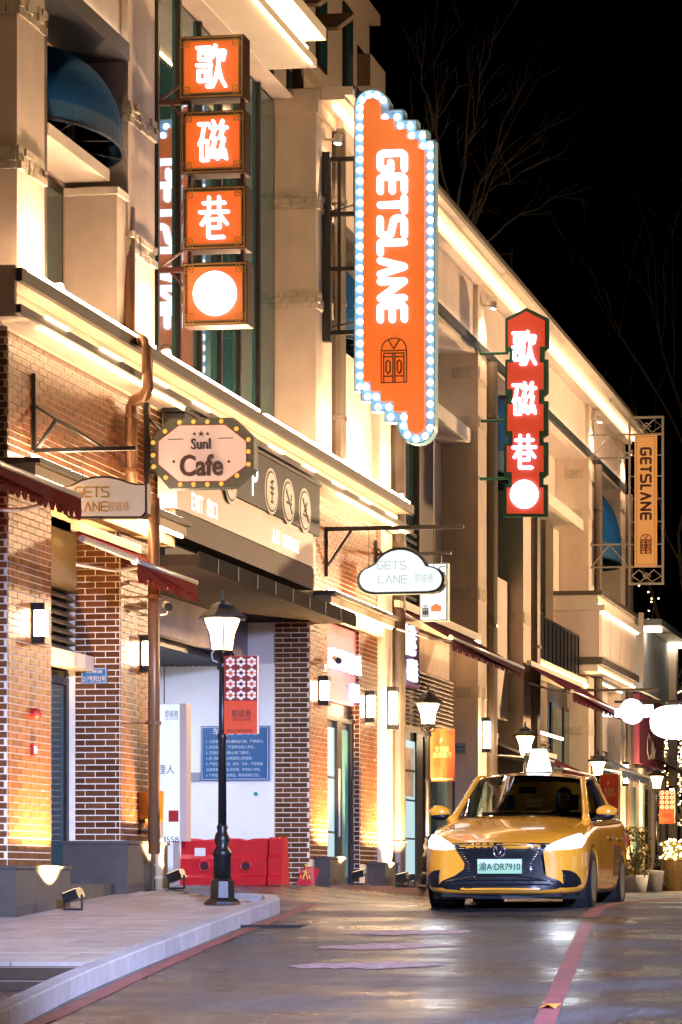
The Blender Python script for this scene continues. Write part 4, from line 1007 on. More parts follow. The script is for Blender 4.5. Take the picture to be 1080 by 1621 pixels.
for cx, r_ in ((308.5, 3.4), (319, 5.2), (329.5, 3.4)):
    MB().ext([hb(cx+(r_ if i % 2 == 0 else r_*.42)*math.sin(math.pi*i/5), 687-(r_ if i % 2 == 0 else r_*.42)*math.cos(math.pi*i/5), CY, -.02) for i in range(10)], (0, .005, 0)).build('star', M_ch, S6)
for x0, x1 in ((267, 291), (346, 370)): MB().box(hb(x0, 0, CY).x, hb(x1, 0, CY).x, CY-.02, CY-.015, hb(0, 703, CY).z, hb(0, 701.8, CY).z).build('rule_line', M_ch, S6)
for x in (276, 363): MB().lathe([(.017, -.02), (.017, -.015)], hb(x, 731, CY), 10, 'y').build('dot', M_ch, S6)
for x, y in ((285, 669), (307, 668), (329, 668), (351, 667), (375, 679), (394, 696), (394, 715), (394, 735), (376, 753), (351, 766), (329, 767), (307, 767), (286, 767), (263, 756), (244, 739), (243, 721), (243, 701), (262, 683)):
    MB().lathe([(.029, -.012), (.023, -.028)], hb(x, y, CY), 6, 'y').build('bulb', emat('amber_bulb', (1, .48, .06), 1.1), S6)
b_ = MB(); pz0, pz1 = hb(222, 636, CY).z, hb(222, 765, CY).z
b_.box(-10.0, -9.94, CY+.04, CY+.10, pz1, pz0)
for yy in (700, 747): z = hb(230, yy, CY).z; b_.box(-9.95, hb(245, 700, CY).x, CY+.05, CY+.09, z-.015, z+.015)
b_.tube([(-9.95, CY+.07, hb(222, 660, CY).z), hb(262, 690, CY, .07)], .02, 6)
b_.build('bracket', M_iron, S6)
# lit cloud sign
KY = 36.85
S7 = thing('cloud_sign', 'glowing white cloud-shaped sign hanging from a long black bracket', 'sign', hb(635, 942, KY))
cl_ = [(592, 941), (681, 939)] + [(683+21*math.cos(R(a)), 918-21*math.sin(R(a))) for a in range(-60, 100, 20)] + [(634+45*math.cos(R(a)), 910-44*math.sin(R(a))) for a in range(20, 170, 15)] + [(585+20*math.cos(R(a)), 919-21*math.sin(R(a))) for a in range(100, 261, 20)]
ccx, ccy = 634, 908
MB().ext([hb(x, y, KY) for x, y in cl_], (0, .16, 0)).build('sign_edge', mat('edge_dark', (.012, .022, .024), .4), S7)
MB().ext([hb(ccx+(x-ccx)*.935, ccy+(y-ccy)*.89, KY, -.012) for x, y in cl_], (0, .011, 0)).build('lit_panel', emat('lit_white', (.88, .98, 1), 1.0), S7)
M_faint = emat('lit_faint', (.80, .86, .84), .62)
k_ = 37.9/F_PX
word('GETS', 598, 895, 9, 12, 3, 1.6, KY, M_faint, S7, .003, -.012); word('LANE', 600, 917, 9, 12, 3, 1.6, KY, M_faint, S7, .003, -.012)
text('lettering', '歌磁巷', hb(672, 915, KY, -.018), 14*k_, M_faint, S7, width=30*k_)
b_ = MB(); z = hb(600, 835, KY).z
b_.box(-10, -9.95, KY+.05, KY+.10, hb(508, 912, KY).z, z+.03).box(-9.97, hb(733, 835, KY).x, KY+.055, KY+.095, z-.03, z+.03).tube([(-9.96, KY+.075, hb(511, 895, KY).z), (hb(556, 840, KY).x, KY+.075, z)], .02, 6)
b_.build('bracket', M_iron, S7)
for x, y in ((582, 900), (685, 902)): MB().tube([hb(x, 836, KY, .075), hb(x, y, KY, .075)], .005, 5).build('wire', M_iron, S7)
WY = 39.75
S8 = thing('poster_box_sign', 'narrow white lightbox with small door and fan pictures behind the cloud sign', 'sign', hb(686, 983, WY))
a, c_ = hb(665, 983, WY), hb(706, 891, WY)
MB().box(a.x, c_.x+.03, WY, WY+.14, a.z, c_.z).build('box', mat('box_grey', (.2, .26, .28), .4), S8)
MB().box(a.x+.015, c_.x, WY-.012, WY-.001, a.z+.02, c_.z-.02).build('lit_panel', emat('lit_pale', (.92, .98, 1), 1.15), S8)
strokes(DOORMARK, hb(674, 967, WY, -.012), (1, 0, 0), (0, 0, 1), .09, .18, .008, .003, M_dark, S8, 'door_emblem')
MB().ext([hb(691+6*math.cos(R(t)), 964-8*math.sin(R(t)), WY, -.016) for t in range(0, 181, 20)], (0, .003, 0)).build('fan_mark', mat('mark_tan', (.35, .13, .06), .6), S8)
MB().box(hb(683, 0, WY).x, hb(699, 0, WY).x, WY-.0165, WY-.0125, hb(0, 978, WY).z, hb(0, 969, WY).z).build('picture_mark', MATS['mark_tan'], S8)
text('lettering', 'C', hb(700, 902, WY, -.016), .12, M_dark, S8)
b_ = MB(); z = hb(600, 877, WY).z
b_.box(-10, -9.95, WY+.03, WY+.09, hb(588, 890, WY).z, hb(588, 855, WY).z).box(-9.97, hb(713, 877, WY).x, WY+.04, WY+.08, z-.025, z+.025).tube([(-9.97, WY+.06, hb(588, 865, WY).z), (hb(605, 877, WY).x, WY+.06, z)], .02, 6).box(hb(694, 0, WY).x, hb(698, 0, WY).x, WY+.04, WY+.08, c_.z, z)
b_.build('bracket', M_iron, S8)
# far glowing signs
FY = 57.0
S9 = thing('round_lit_sign', 'glowing white round sign with side wings beside the far plum awning', 'sign', hb(1000, 1148, FY))
MB().ext([hb(1000+19*math.cos(R(t)), 1126-20*math.sin(R(t)), FY) for t in range(0, 360, 15)], (0, .16, 0)).build('lit_panel', emat('lit_white2', (.9, 1, 1), 3), S9)
MB().ext([hb(x, y, FY, .03) for x, y in ((953, 1119), (975, 1122), (985, 1120), (985, 1135), (972, 1135), (954, 1134))], (0, .1, 0)).build('lit_wing', MATS['lit_white2'], S9)
MB().ext([hb(x, y, FY, .03) for x, y in ((1015, 1116), (1033, 1115), (1034, 1124), (1031, 1134), (1015, 1136))], (0, .1, 0)).build('lit_wing', MATS['lit_white2'], S9)
b_ = MB(); z = hb(950, 1092, FY).z; b_.box(-10.0, hb(1042, 0, FY).x, FY+.06, FY+.1, z-.03, z+.03).tube([(-9.9, FY+.08, hb(945, 1103, FY).z), (-9.6, FY+.08, z)], .02, 6).build('bracket', M_fr, S9)
for xx in (992, 1008): MB().tube([hb(xx, 1092, FY, .08), hb(xx, 1107, FY, .08)], .006, 5).build('wire', M_iron, S9)
RY = 63.5
S10 = thing('oval_lit_sign', 'large glowing white oval sign hanging before the white rendered house', 'sign', hb(1065, 1170, RY))
MB().ext([hb(1072+43*math.copysign(abs(math.cos(R(t)))**.75, math.cos(R(t))), 1143-27*math.copysign(abs(math.sin(R(t)))**.75, math.sin(R(t))), RY) for t in range(0, 360, 12)], (0, .2, 0)).build('lit_panel', MATS['lit_white2'], S10)
b_ = MB(); z = hb(1060, 1110, RY).z; b_.box(-10.0, hb(1115, 0, RY).x, RY+.06, RY+.11, z-.03, z+.03).build('bracket', M_iron, S10)
for xx in (1052, 1092): MB().tube([hb(xx, 1110, RY, .085), hb(xx, 1118, RY, .085)], .008, 5).build('hanger', M_iron, S10)
# garage entrance sign board
EX = -9.72
ES = thing('garage_entrance_sign', 'long garage sign with parking symbol, round prohibition marks and EXIT lettering', 'sign', (EX, 32, 4.3))
def ep(x, y, X=EX): return aX(x, y, X)
a, c_ = ep(250, 790), ep(494, 898); zlow = (ep(269, 798).z + ep(494, 898).z)/2; zm = (ep(400, 795).z+ep(500, 853).z)/2; zt = ep(503, 771).z
yl, yr = ep(280, 800).y, ep(496, 890).y
MB().box(-9.949, EX, yl, yr, zlow, zm).build('lower_panel', mat('panel_blush', (.74, .60, .54), .45, var=.04), ES)
MB().box(-9.949, EX+.03, yl+.2, ep(503, 800).y, zm+.001, zt).build('upper_panel', mat('panel_slate', (.030, .030, .036), .5, spec=.2, var=.1, vscale=4), ES)
MB().box(-9.949, EX+.05, yl+.15, ep(503, 800).y+.05, zt+.001, zt+.06).build('top_cap', M_black, ES)
MB().box(-9.949, EX-.02, yl, yr+.1, zlow-.30, zlow-.001).build('soffit', mat('soffit_dark', (.07, .034, .018), .6, var=.2, vscale=4), ES)
M_elet = emat('sign_letter', (.95, .96, 1), 2.2)
def el(body, x, y, h, w, X=EX+.004):
    p = ep(x, y, X); text('lettering', body, p, h, M_elet, ES, ux=(0, 1, 0), width=w)
el('EXIT', 313, 797, .20, .42); el('出口', 336, 806, .22, .40); el('ENTRANCE', 461, 861, .17, .75); el('入口', 437, 849, .2, .36)
el('P', 404, 760, .42, .26, EX+.036)
M_ring = mat('ring_pale', (.85, .82, .80), .5)
for i, (x, y) in enumerate(((430, 778), (457, 794), (483, 808), (366, 764))):
    p = ep(x, y, EX+.034); rr = .30 if i < 3 else .26
    def circ(r_, dx, dep, nm, m_): MB().ext([(EX+.031+dx, p.y+r_*math.cos(R(t)), p.z+r_*math.sin(R(t))) for t in range(0, 360, 15)], (dep, 0, 0)).build(nm, m_, ES)
    circ(rr, 0, .003, 'mark_disc', M_ring); circ(rr*.88, .0035, .003, 'mark_ring', MATS['panel_slate']); circ(rr*.80, .007, .003, 'mark_face', M_ring)
    sh = [[[(50,20),(50,80)],[(35,60),(65,60)],[(38,45),(62,45)],[(42,20),(58,20)],[(40,75),(60,80)]], [[(25,45),(75,45)],[(70,55),(74,70)],[(20,80),(80,20)]], [[(25,35),(75,35)],[(35,45),(60,55)],[(50,60),(62,72)],[(20,80),(80,20)]], [[(30,50),(70,50)],[(50,30),(50,70)]]][i]
    strokes(sh, (EX+.041, p.y, p.z), (0, 1, 0), (0, 0, 1), rr*1.5, rr*1.5, .035, .003, MATS['panel_slate'], ES, 'mark_symbol')
# lit letters on the pink board and plum board
def lit_letters(nm, lab, X, specs):
    T = thing(nm, lab, 'sign', (X, specs[0][1], specs[0][2]))
    for (body, y, z, h, w) in specs: text('letter', body, (X+.05, y, z), h, emat('shop_letter', (.80, .84, 1.0), 2.0), T, ux=(0, 1, 0), bold=-.005, width=w, ext=.03)
    MB().box(X, X+.02, min(s_[1]-s_[4]/2 for s_ in specs), max(s_[1]+s_[4]/2 for s_ in specs), specs[0][2]-.02, specs[0][2]+.02).build('rail', M_alu, T)
lit_letters('lit_lettering_sign', 'white glowing Chinese characters on the pink shop board', -10.05, [('歌磁巷歌磁', 38.05, 3.48, .30, 1.75), ('磁巷', 38.62, 3.06, .27, .45)])
lit_letters('lit_lettering_sign', 'white glowing characters on the plum shop board by the tall pipe', -10.19, [('歌巷', 42.62, 4.22, .50, 1.05), ('磁巷', 42.95, 3.74, .36, .60)])
# ------------------------------------------------------------------ lantern posts
M_post = mat('cast_iron', (.010, .010, .012), .38, metal=.3, var=.2, vscale=8)
M_lant = emat('lantern_glass', (1, .62, .26), 16)
def lantern_post(label, loc, sc=1.0, parts=True):
    Lp = thing('lantern_post', label, 'street lamp', loc, 'black lantern posts along the shops')
    X, Y, Z = loc; q = lambda r_, h: (r_*sc, h*sc)
    MB().lathe([q(.20, 0), q(.19, .03), q(.15, .06), q(.13, .07), q(.125, .24), q(.10, .27)], loc, 8).build('base', M_post, Lp)
    MB().lathe([q(.095, .26), q(.09, .50), q(.105, .52), q(.09, .56), q(.06, .60), q(.085, .66), q(.075, .72), q(.05, .76), q(.06, .80), q(.043, .84)], loc, 12).build('shaft_foot', M_post, Lp, smooth=True)
    MB().lathe([q(.045, .84), q(.040, 1.7), q(.05, 1.72), q(.05, 1.76), q(.038, 1.78), q(.032, 2.42), q(.055, 2.44), q(.055, 2.50), q(.03, 2.54)], loc, 12).build('shaft', M_post, Lp, smooth=True)
    b = MB()
    for k in range(4):
        a = k*math.pi/2+.4; c, s = math.cos(a), math.sin(a)
        b.tube([(X+c*.03*sc, Y+s*.03*sc, Z+2.5*sc), (X+c*.10*sc, Y+s*.10*sc, Z+2.53*sc), (X+c*.11*sc, Y+s*.11*sc, Z+2.60*sc), (X+c*.07*sc, Y+s*.07*sc, Z+2.64*sc)], .012*sc, 5)
    b.build('scroll', M_post, Lp)
    def fr(r0, r1, z0, z1, n=4, rot=.4):
        return [Vector((X+r0*sc*math.cos(rot+2*math.pi*k/n), Y+r0*sc*math.sin(rot+2*math.pi*k/n), Z+z0*sc)) for k in range(n)], [Vector((X+r1*sc*math.cos(rot+2*math.pi*k/n), Y+r1*sc*math.sin(rot+2*math.pi*k/n), Z+z1*sc)) for k in range(n)]
    lo, hi = fr(.105, .185, 2.64, 2.96)
    mid_ = fr(.125, .1, 2.80, 2.8)[0]
    MB().lathe([q(.03, 2.54), q(.11, 2.60), q(.12, 2.635)], loc, 4).build('lantern_cup', M_post, Lp)
    MB().add(lo+mid_+hi, [(3, 2, 1, 0), (8, 9, 10, 11)] + [(k, (k+1) % 4, 4+(k+1) % 4, 4+k) for k in range(4)] + [(4+k, 4+(k+1) % 4, 8+(k+1) % 4, 8+k) for k in range(4)]).build('lantern_glass', M_lant, Lp)
    for k in range(4):
        o = lambda p: p + (p-Vector((X, Y, p.z)))*.03
        MB().tube([o(lo[k]), o(mid_[k]), o(hi[k])], .009*sc, 5).build('glazing_bar', M_post, Lp)
    MB().lathe([q(.26, 2.955), q(.265, 2.975), q(.14, 3.06), q(.12, 3.10), q(.06, 3.13), q(.02, 3.15), q(.025, 3.18), q(.008, 3.26)], loc, 8).build('hood', M_post, Lp)
    return Lp
LP1 = aY(352, 1432, 26.6)
z1 = zs(26.6)
lantern_post('black lantern post with patterned red banner on the near pavement', (LP1.x, 26.6, z1))
lantern_post('black lantern post with bright orange banner by the shop with lit doors', (-9.35, aX(678, 1300, -9.35).y, .13), .98)
lantern_post('black lantern post behind the taxi roof light', (-9.5, aX(832, 1300, -9.5).y, .13), .97)
lantern_post('black lantern post with red-orange banner behind the taxi', (-9.45, aX(947, 1300, -9.45).y, .13), .93)
lantern_post('black lantern post with patterned banner near the string-lit tree', (-9.3, aX(1040, 1300, -9.3).y, .13), .93)
# banners on the posts
def banner(Y, x0, x1, y0, y1, label, m_, parts):
    Bn = thing('post_banner', label, 'banner', hb(x0, y1, Y))
    a, c_ = hb(x0, y1, Y), hb(x1, y0, Y); w, h = c_.x-a.x, c_.z-a.z
    MB().box(a.x, c_.x, Y, Y+.02, a.z, c_.z).build('panel', m_, Bn)
    for z in (a.z+.03, c_.z-.03): MB().box(a.x-.06, a.x+.02, Y+.005, Y+.025, z-.012, z+.012).build('bracket', M_post, Bn)
    parts(Bn, a, c_, w, h, Y)
    return Bn
M_ban = mat('banner_red', (.55, .055, .012), .55, var=.05); M_ban2 = mat('banner_orange', (.46, .085, .008), .55, var=.12, vscale=5)
M_pat = mat('pattern_maroon', (.16, .015, .01), .6); M_cream = mat('pattern_cream', (.72, .58, .44), .6); M_patk = mat('pattern_black', (.015, .010, .010), .6)
def flowers(Bn, a, c_, w, h, Y):
    MB().box(a.x+.006, c_.x-.02, Y-.006, Y-.001, c_.z-h*.575, c_.z-.004).build('pattern_field', M_pat, Bn)
    cw_, ch_ = (w-.03)/3, h*.57/4
    for r_ in range(4):
        for k in range(3):
            cx, cz = a.x+.012+cw_*(k+.5), c_.z-.004-ch_*(r_+.5)
            b = MB()
            for i in range(6):
                t = R(60*i+30); b.ext([(cx+cw_*.30*math.cos(t)+cw_*.17*math.cos(R(60*j)), Y-.0075-.0002*i, cz+ch_*.30*math.sin(t)+ch_*.15*math.sin(R(60*j))) for j in range(6)], (0, .001, 0))
            b.build('flower', M_cream, Bn)
            MB().ext([(cx+cw_*x_, Y-.0095, cz+ch_*z_) for x_, z_ in ((-.26, 0), (-.08, .12), (.08, .12), (.26, 0), (.08, -.12), (-.08, -.12))], (0, .001, 0)).build('flower_centre', M_ban if k != 1 else M_patk, Bn)
    text('lettering', '歌磁巷', ((a.x+c_.x)/2, Y-.004, a.z+h*.26), h*.10, M_patk, Bn, width=w*.56)
    text('lettering', 'GETSLANE', ((a.x+c_.x)/2, Y-.004, a.z+h*.185), h*.035, M_patk, Bn, width=w*.54)
    text('lettering', '023-2288-8558', ((a.x+c_.x)/2-.02, Y-.004, a.z+h*.04), h*.035, M_patk, Bn, width=w*.72)
    MB().box(c_.x-.018, c_.x, Y-.004, Y-.001, a.z, c_.z).build('edge', M_cream, Bn)
def orange(Bn, a, c_, w, h, Y):
    text('lettering', '爱德堡\n庭园餐厅', ((a.x+c_.x)/2, Y-.004, a.z+h*.56), h*.22, mat('banner_pale', (.85, .55, .25), .6), Bn, width=w*.78)
    MB().ext([(a.x+w*x_, Y-.003, a.z+h*z_) for x_, z_ in ((.4, .72), (.52, .80), (.46, .84), (.40, .78))], (0, .001, 0)).build('bird_mark', MATS['banner_pale'], Bn)
    MB().ext([(a.x+w*x_, Y-.003, a.z+h*z_) for x_, z_ in ((.08, .06), (.55, .06), (.48, .25), (.28, .34), (.08, .26))], (0, .001, 0)).build('hill_mark', mat('banner_rust', (.42, .10, .02), .6), Bn)
    MB().ext([(a.x+w*x_, Y-.003, a.z+h*z_) for x_, z_ in ((.6, .95), (.96, .97), (.96, .86), (.75, .90))], (0, .001, 0)).build('leaf_mark', M_ban, Bn)
    MB().box(a.x+.03, c_.x-.03, Y-.003, Y-.001, a.z+.02, a.z+.05).build('edge', MATS['banner_pale'], Bn)
banner(26.55, 355, 410, 1038, 1162, 'red banner with cream flower pattern on the near lantern post', M_ban, flowers)
banner(41.0, 681, 720, 1154, 1237, 'bright orange banner with pale characters on a lantern post', M_ban2, orange)
banner(57.0, 950, 979, 1226, 1290, 'red-orange banner behind the taxi', M_ban, orange)
banner(65.8, 1044, 1069, 1251, 1304, 'small patterned banner near the string-lit tree', M_ban, flowers)
# ------------------------------------------------------------------ things by the garage mouth
def rotbox(): pass
Wb = 33.6
zb_ = zr(-10.2, Wb)
BA = thing('water_barrier', 'red plastic water-filled barrier with round holes standing before the white wall', 'barrier', (-10.3, Wb, zb_))
M_bar = mat('barrier_red', (.55, .012, .022), .32, var=.1, vscale=4)
def barrier(x0, x1, Y, z0, z1, dep):
    # profile with stepped foot, holes are rims round discs painted dark as shade
    n = 24; holes = [x0+(x1-x0)*.28, x0+(x1-x0)*.76] if x1-x0 > .7 else []
    zt = z1; zc = z0+(z1-z0)*.40
    bm = bmesh.new()
    me = MB(); prof = [(0, z0), (0, z0+.10), (.035, z0+.13), (.035, z0+.34), (.07, z0+.40), (.075, zt-.03), (.10, zt), (dep-.10, zt), (dep-.075, zt-.03), (dep-.07, z0+.40), (dep-.035, z0+.34), (dep-.035, z0+.13), (dep, z0+.10), (dep, z0)]
    xs_ = [x0+(x1-x0)*i/12 for i in range(13)]
    for i, x in enumerate(xs_):
        for (d, z) in prof:
            dz = -.035*math.exp(-((i-3.4)/.6)**2)-.035*math.exp(-((i-9)/.6)**2) if z >= zt-.01 else 0
            me.v.append(Vector((x, Y+d, z+dz)))
    k = len(prof)
    me.f = [(i*k+j, i*k+(j+1) % k, (i+1)*k+(j+1) % k, (i+1)*k+j) for i in range(12) for j in range(k)] + [list(range(k)), list(range(12*k, 13*k))[::-1]]
    o = me.build('shell', M_bar, BA)
    for hx in holes:
        MB().lathe([(.085, .02), (.085, -.012), (.07, -.02), (.055, -.012), (.055, .03)], (hx, Y+.035, zc), 18, 'y').build('hole_rim', M_bar, BA, smooth=True)
        MB().lathe([(.056, -.004), (.056, .02)], (hx, Y+.035, zc), 18, 'y').build('hole_disc', mat('hole_shade', (.05, .012, .02), .8), BA)
    return o
a, c_ = hb(284, 1400, Wb), hb(421, 1327, Wb)
barrier(a.x, c_.x, Wb, zb_, c_.z, .40)
a2_, c2 = hb(423, 1400, Wb), hb(445, 1325, Wb)
barrier(a2_.x, c2.x, Wb+.02, zb_, c2.z, .38)
MB().box(hb(306, 0, Wb).x, hb(323, 0, Wb).x, Wb+.058, Wb+.066, hb(0, 1356, Wb).z, hb(0, 1343, Wb).z).build('sticker', M_white, BA)
RYs = 35.75
RS = thing('folding_red_sign', 'small red folding floor sign leaning at the foot of the dark brick pier', 'sign', (-10, RYs, zr(-10, RYs)))
zz = zr(-10, RYs); a, c_ = hb(469, 1407, RYs), hb(500, 1372, RYs)
poly = [(a.x, zz), (a.x+.02, c_.z-.06), (a.x+.09, c_.z), (c_.x-.07, c_.z), (c_.x, c_.z-.05), (c_.x-.02, zz)]
MB().add([(x, RYs-.0, z) if z < zz+.02 else (x, RYs+.14, z) for x, z in poly] + [(x, RYs+.02, z) if z < zz+.02 else (x, RYs+.16, z) for x, z in poly], [list(range(6)), list(range(11, 5, -1))] + [(i, i+6, (i+1) % 6+6, (i+1) % 6) for i in range(6)]).build('panel', mat('sign_red', (.45, .010, .03), .4), RS)
def onp(x, z): f = (z-zz)/(c_.z-zz); return Vector((x, RYs-.008+.14*f, z))
strokes([[(50,90),(50,55)],[(30,72),(70,62)],[(50,55),(34,30),(40,8)],[(50,55),(66,34),(72,10)],[(12,30),(20,12)],[(86,34),(92,14)]], onp(-9.98, zz+.15), (1, 0, 0), (0, .4, .92), .17, .18, .016, .004, mat('mark_yellow', (.75, .42, .05), .5), RS, 'figure_mark')
strokes([[(20,80),(80,80),(50,20),(20,80)]], onp(-9.98, zz+.26), (1, 0, 0), (0, .4, .92), .08, .07, .014, .004, MATS['mark_yellow'], RS, 'figure_mark')
# white standing lightbox
LYb = 33.0
LB = thing('directory_lightbox', 'tall white directory lightbox with dark characters standing inside the garage mouth', 'sign', hb(270, 1332, LYb))
a, c_ = hb(200, 1332, LYb), hb(284, 1115, LYb); pr = mat('lightbox_face', (.75, .80, .82), .4, emit=(.80, .92, 1), es=.42)
MB().box(a.x, c_.x, LYb, LYb+.01, a.z, c_.z).build('face', pr, LB)
MB().box(a.x, c_.x+.09, LYb+.011, LYb+.2, a.z, c_.z+.01).build('case', mat('case_peach', (.62, .50, .44), .4), LB)
MB().box(a.x+.05, a.x+.12, LYb+.05, LYb+.12, zr(-11.3, LYb)-.02, a.z).build('leg', M_alu, LB); MB().box(c_.x-.1, c_.x-.03, LYb+.05, LYb+.12, zr(-11.3, LYb)-.02, a.z).build('leg', M_alu, LB)
k_ = 34/F_PX; M_txt = mat('ink_teal', (.01, .03, .035), .6)
text('lettering', '歌磁巷', hb(272, 1130, LYb, -.003), 11*k_, M_txt, LB, width=22*k_); text('lettering', 'GETSLANE', hb(272, 1138, LYb, -.003), 3.5*k_, M_txt, LB, width=22*k_)
text('lettering', '管理人', hb(256, 1218, LYb, -.003), 15*k_, M_txt, LB, width=42*k_)
MB().box(hb(267, 0, LYb).x, hb(284, 0, LYb).x-.01, LYb-.004, LYb-.001, hb(0, 1302, LYb).z, hb(0, 1284, LYb).z).build('red_label', mat('label_red', (.45, .02, .015), .5), LB)
text('lettering', '8558', hb(270, 1329, LYb, -.003), 9*k_, M_txt, LB, width=27*k_)
MB().tube([hb(256, 1115, LYb, .1), hb(256, 1055, LYb, .1)], .008, 5).build('chain', M_dark, LB)
# notice board on the white wall
NY = 36.19
NB = thing('garage_notice_board', 'blue notice board with white lines of rules on the garage wall', 'notice board', hb(372, 1236, NY))
a, c_ = hb(319, 1236, NY), hb(427, 1149, NY)
MB().box(a.x, c_.x, NY-.03, NY, a.z, c_.z).build('board', mat('board_blue', (.012, .10, .26), .4, var=.12, vscale=3), NB)
frame4(MB(), a.x+.015, c_.x-.015, a.z+.015, c_.z-.015, NY-.034, NY-.031, .006).build('border', M_white, NB)
text('lettering', '车库管理规定', hb(373, 1158, NY, -.034), .10, M_white, NB, width=.64)
for i, (ln, wd) in enumerate((('1. 入库车辆请按交通标志行驶，严禁逆行。', 94), ('2. 机动车入库，严禁停占他人车位。', 80), ('3. 您驶离时请确认车门锁好。', 72), ('4. 进入场库须服从车辆管理人员的管理。', 76), ('5. 严禁在库内加油、修车、洗车，严禁载烟、', 94), ('   油滴喷洒，严禁乱停车辆，影响他人停车。', 90), ('6. 严禁在库内存放物品，保持场库的卫生。', 88))):
    text('lettering', ln, hb(326+wd*.5, 1174+8.9*i, NY, -.034), .045, mat('notice_text', (.62, .70, .75), .6), NB, width=wd*37.2/F_PX)
a, c_ = hb(296, 1237, NY), hb(317, 1223, NY)
MB().box(a.x, c_.x, NY-.02, NY, a.z, c_.z).build('wall_tag', MATS['passage_grey'], NB)
MB().lathe([(.03, -.01), (.03, .0)], hb(405, 1257, NY), 12, 'y').build('green_dot', mat('dot_teal', (.02, .25, .25), .5), NB)
# gas meter box and pipes by pier 2
gb = hb(228, 1297, 28.95)
GB = thing('utility_box', 'small orange louvred metal utility box with silver pipes below', 'utility box', (-9.6, 28.9, .9))
M_ob = mat('box_orange', (.62, .27, .02), .4, var=.08)
ga, gc = hb(217, 1297, 28.9), hb(240, 1254, 28.9)
MB().box(ga.x, gc.x, 28.9, 29.25, ga.z, gc.z).build('box', M_ob, GB)
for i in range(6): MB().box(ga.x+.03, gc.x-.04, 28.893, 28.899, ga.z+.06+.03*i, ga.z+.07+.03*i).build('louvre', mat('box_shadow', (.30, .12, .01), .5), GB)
MB().box(gc.x+.001, gc.x+.14, 28.90, 28.93, ga.z-.02, gc.z+.01).build('door', M_ob, GB)
MB().tube([(ga.x+.02, 29.0, ga.z), (ga.x+.02, 29.0, ga.z-.12), (gc.x-.02, 29.0, ga.z-.12), (gc.x+.06, 29.0, ga.z-.10)], .045, 8).build('elbow_pipe', M_alu, GB, smooth=True)
MB().tube([(gc.x+.05, 29.0, ga.z+.02), (gc.x+.05, 29.0, zs(29))], .05, 10).build('riser_pipe', mat('riser_tan', (.50, .38, .24), .4), GB, smooth=True)
for i in range(5): MB().lathe([(.057, -.015), (.057, .015)], (gc.x+.05, 29.0, .15+.14*i), 10).build('collar', MATS['riser_tan'], GB)
# number plates, cameras, alarm
def plate(label, Y, x0, x1, y0, y1, l1, l2, txt):
    a, c_ = hb(x0, y1, Y), hb(x1, y0, Y); N = thing('number_plate', label, 'plate', a)
    MB().box(a.x, c_.x, Y-.01, Y+.012, a.z, c_.z).build('plate', mat('plate_blue', (.015, .13, .30), .4), N)
    frame4(MB(), a.x+.008, c_.x-.008, a.z+.008, c_.z-.008, Y-.013, Y-.0105, .005).build('border', M_cream, N)
    k = (c_.z-a.z)
    text('lettering', l1, ((a.x+c_.x)/2, Y-.013, a.z+k*.76), k*.2, M_cream, N, width=(c_.x-a.x)*.66); text('lettering', l2, ((a.x+c_.x)/2, Y-.013, a.z+k*.32), k*.38, M_cream, N, width=(c_.x-a.x)*.86)
plate('blue street number plate on the dark brick pier by the door', 28.285, 129, 170, 1057, 1083, '石寿路', '217号附32号', 0)
plate('small blue street number plate beside the orange banner', 47.52, 720, 737, 1176, 1192, '石寿路', '217号附31号', 0)
def cctv(label, x, y, z):
    T = thing('security_camera', label, 'camera', (x, y, z), 'small wall cameras')
    MB().tube([(x, y, z-.10), (x+.18, y-.02, z-.08), (x+.20, y-.02, z-.02)], .012, 6).build('arm', M_white, T)
    MB().box(x-.01, x+.02, y-.05, y+.05, z-.15, z-.05).build('mount', M_white, T)
    MB().tube([(x+.13, y+.10, z+.04), (x+.24, y-.14, z-.01)], .045, 10).build('housing', M_white, T); MB().tube([(x+.242, y-.145, z-.012), (x+.262, y-.19, z-.022)], .048, 10).build('lens_hood', M_black, T)
cctv('white security camera on the brick pier beside the copper pipe', -9.99, 29.35, aX(240, 955, -9.85).z); cctv('white security camera on the brick pier by the pink shop sign', -9.99, 36.85, aX(515, 1043, -9.9).z)
al = aX(50, 1130, -10)
AB = tag(MB().lathe([(.06, .0), (.06, .05), (.04, .085), (.01, .10)], (-9.995, al.y, al.z), 14, 'x').build('alarm_bell', mat('bell_red', (.40, .02, .015), .35), None), 'small red alarm bell on the first brick pier', 'alarm')
CP = thing('alarm_call_point', 'small square red call point below the alarm bell', 'call point', (-9.99, al.y, aX(50, 1187, -10).z))
zz = aX(50, 1187, -10).z
MB().box(-9.995, -9.96, al.y-.05, al.y+.05, zz-.06, zz+.06).build('box', MATS['bell_red'], CP); MB().box(-9.959, -9.955, al.y-.035, al.y+.035, zz-.035, zz+.035).build('pane', M_white, CP)
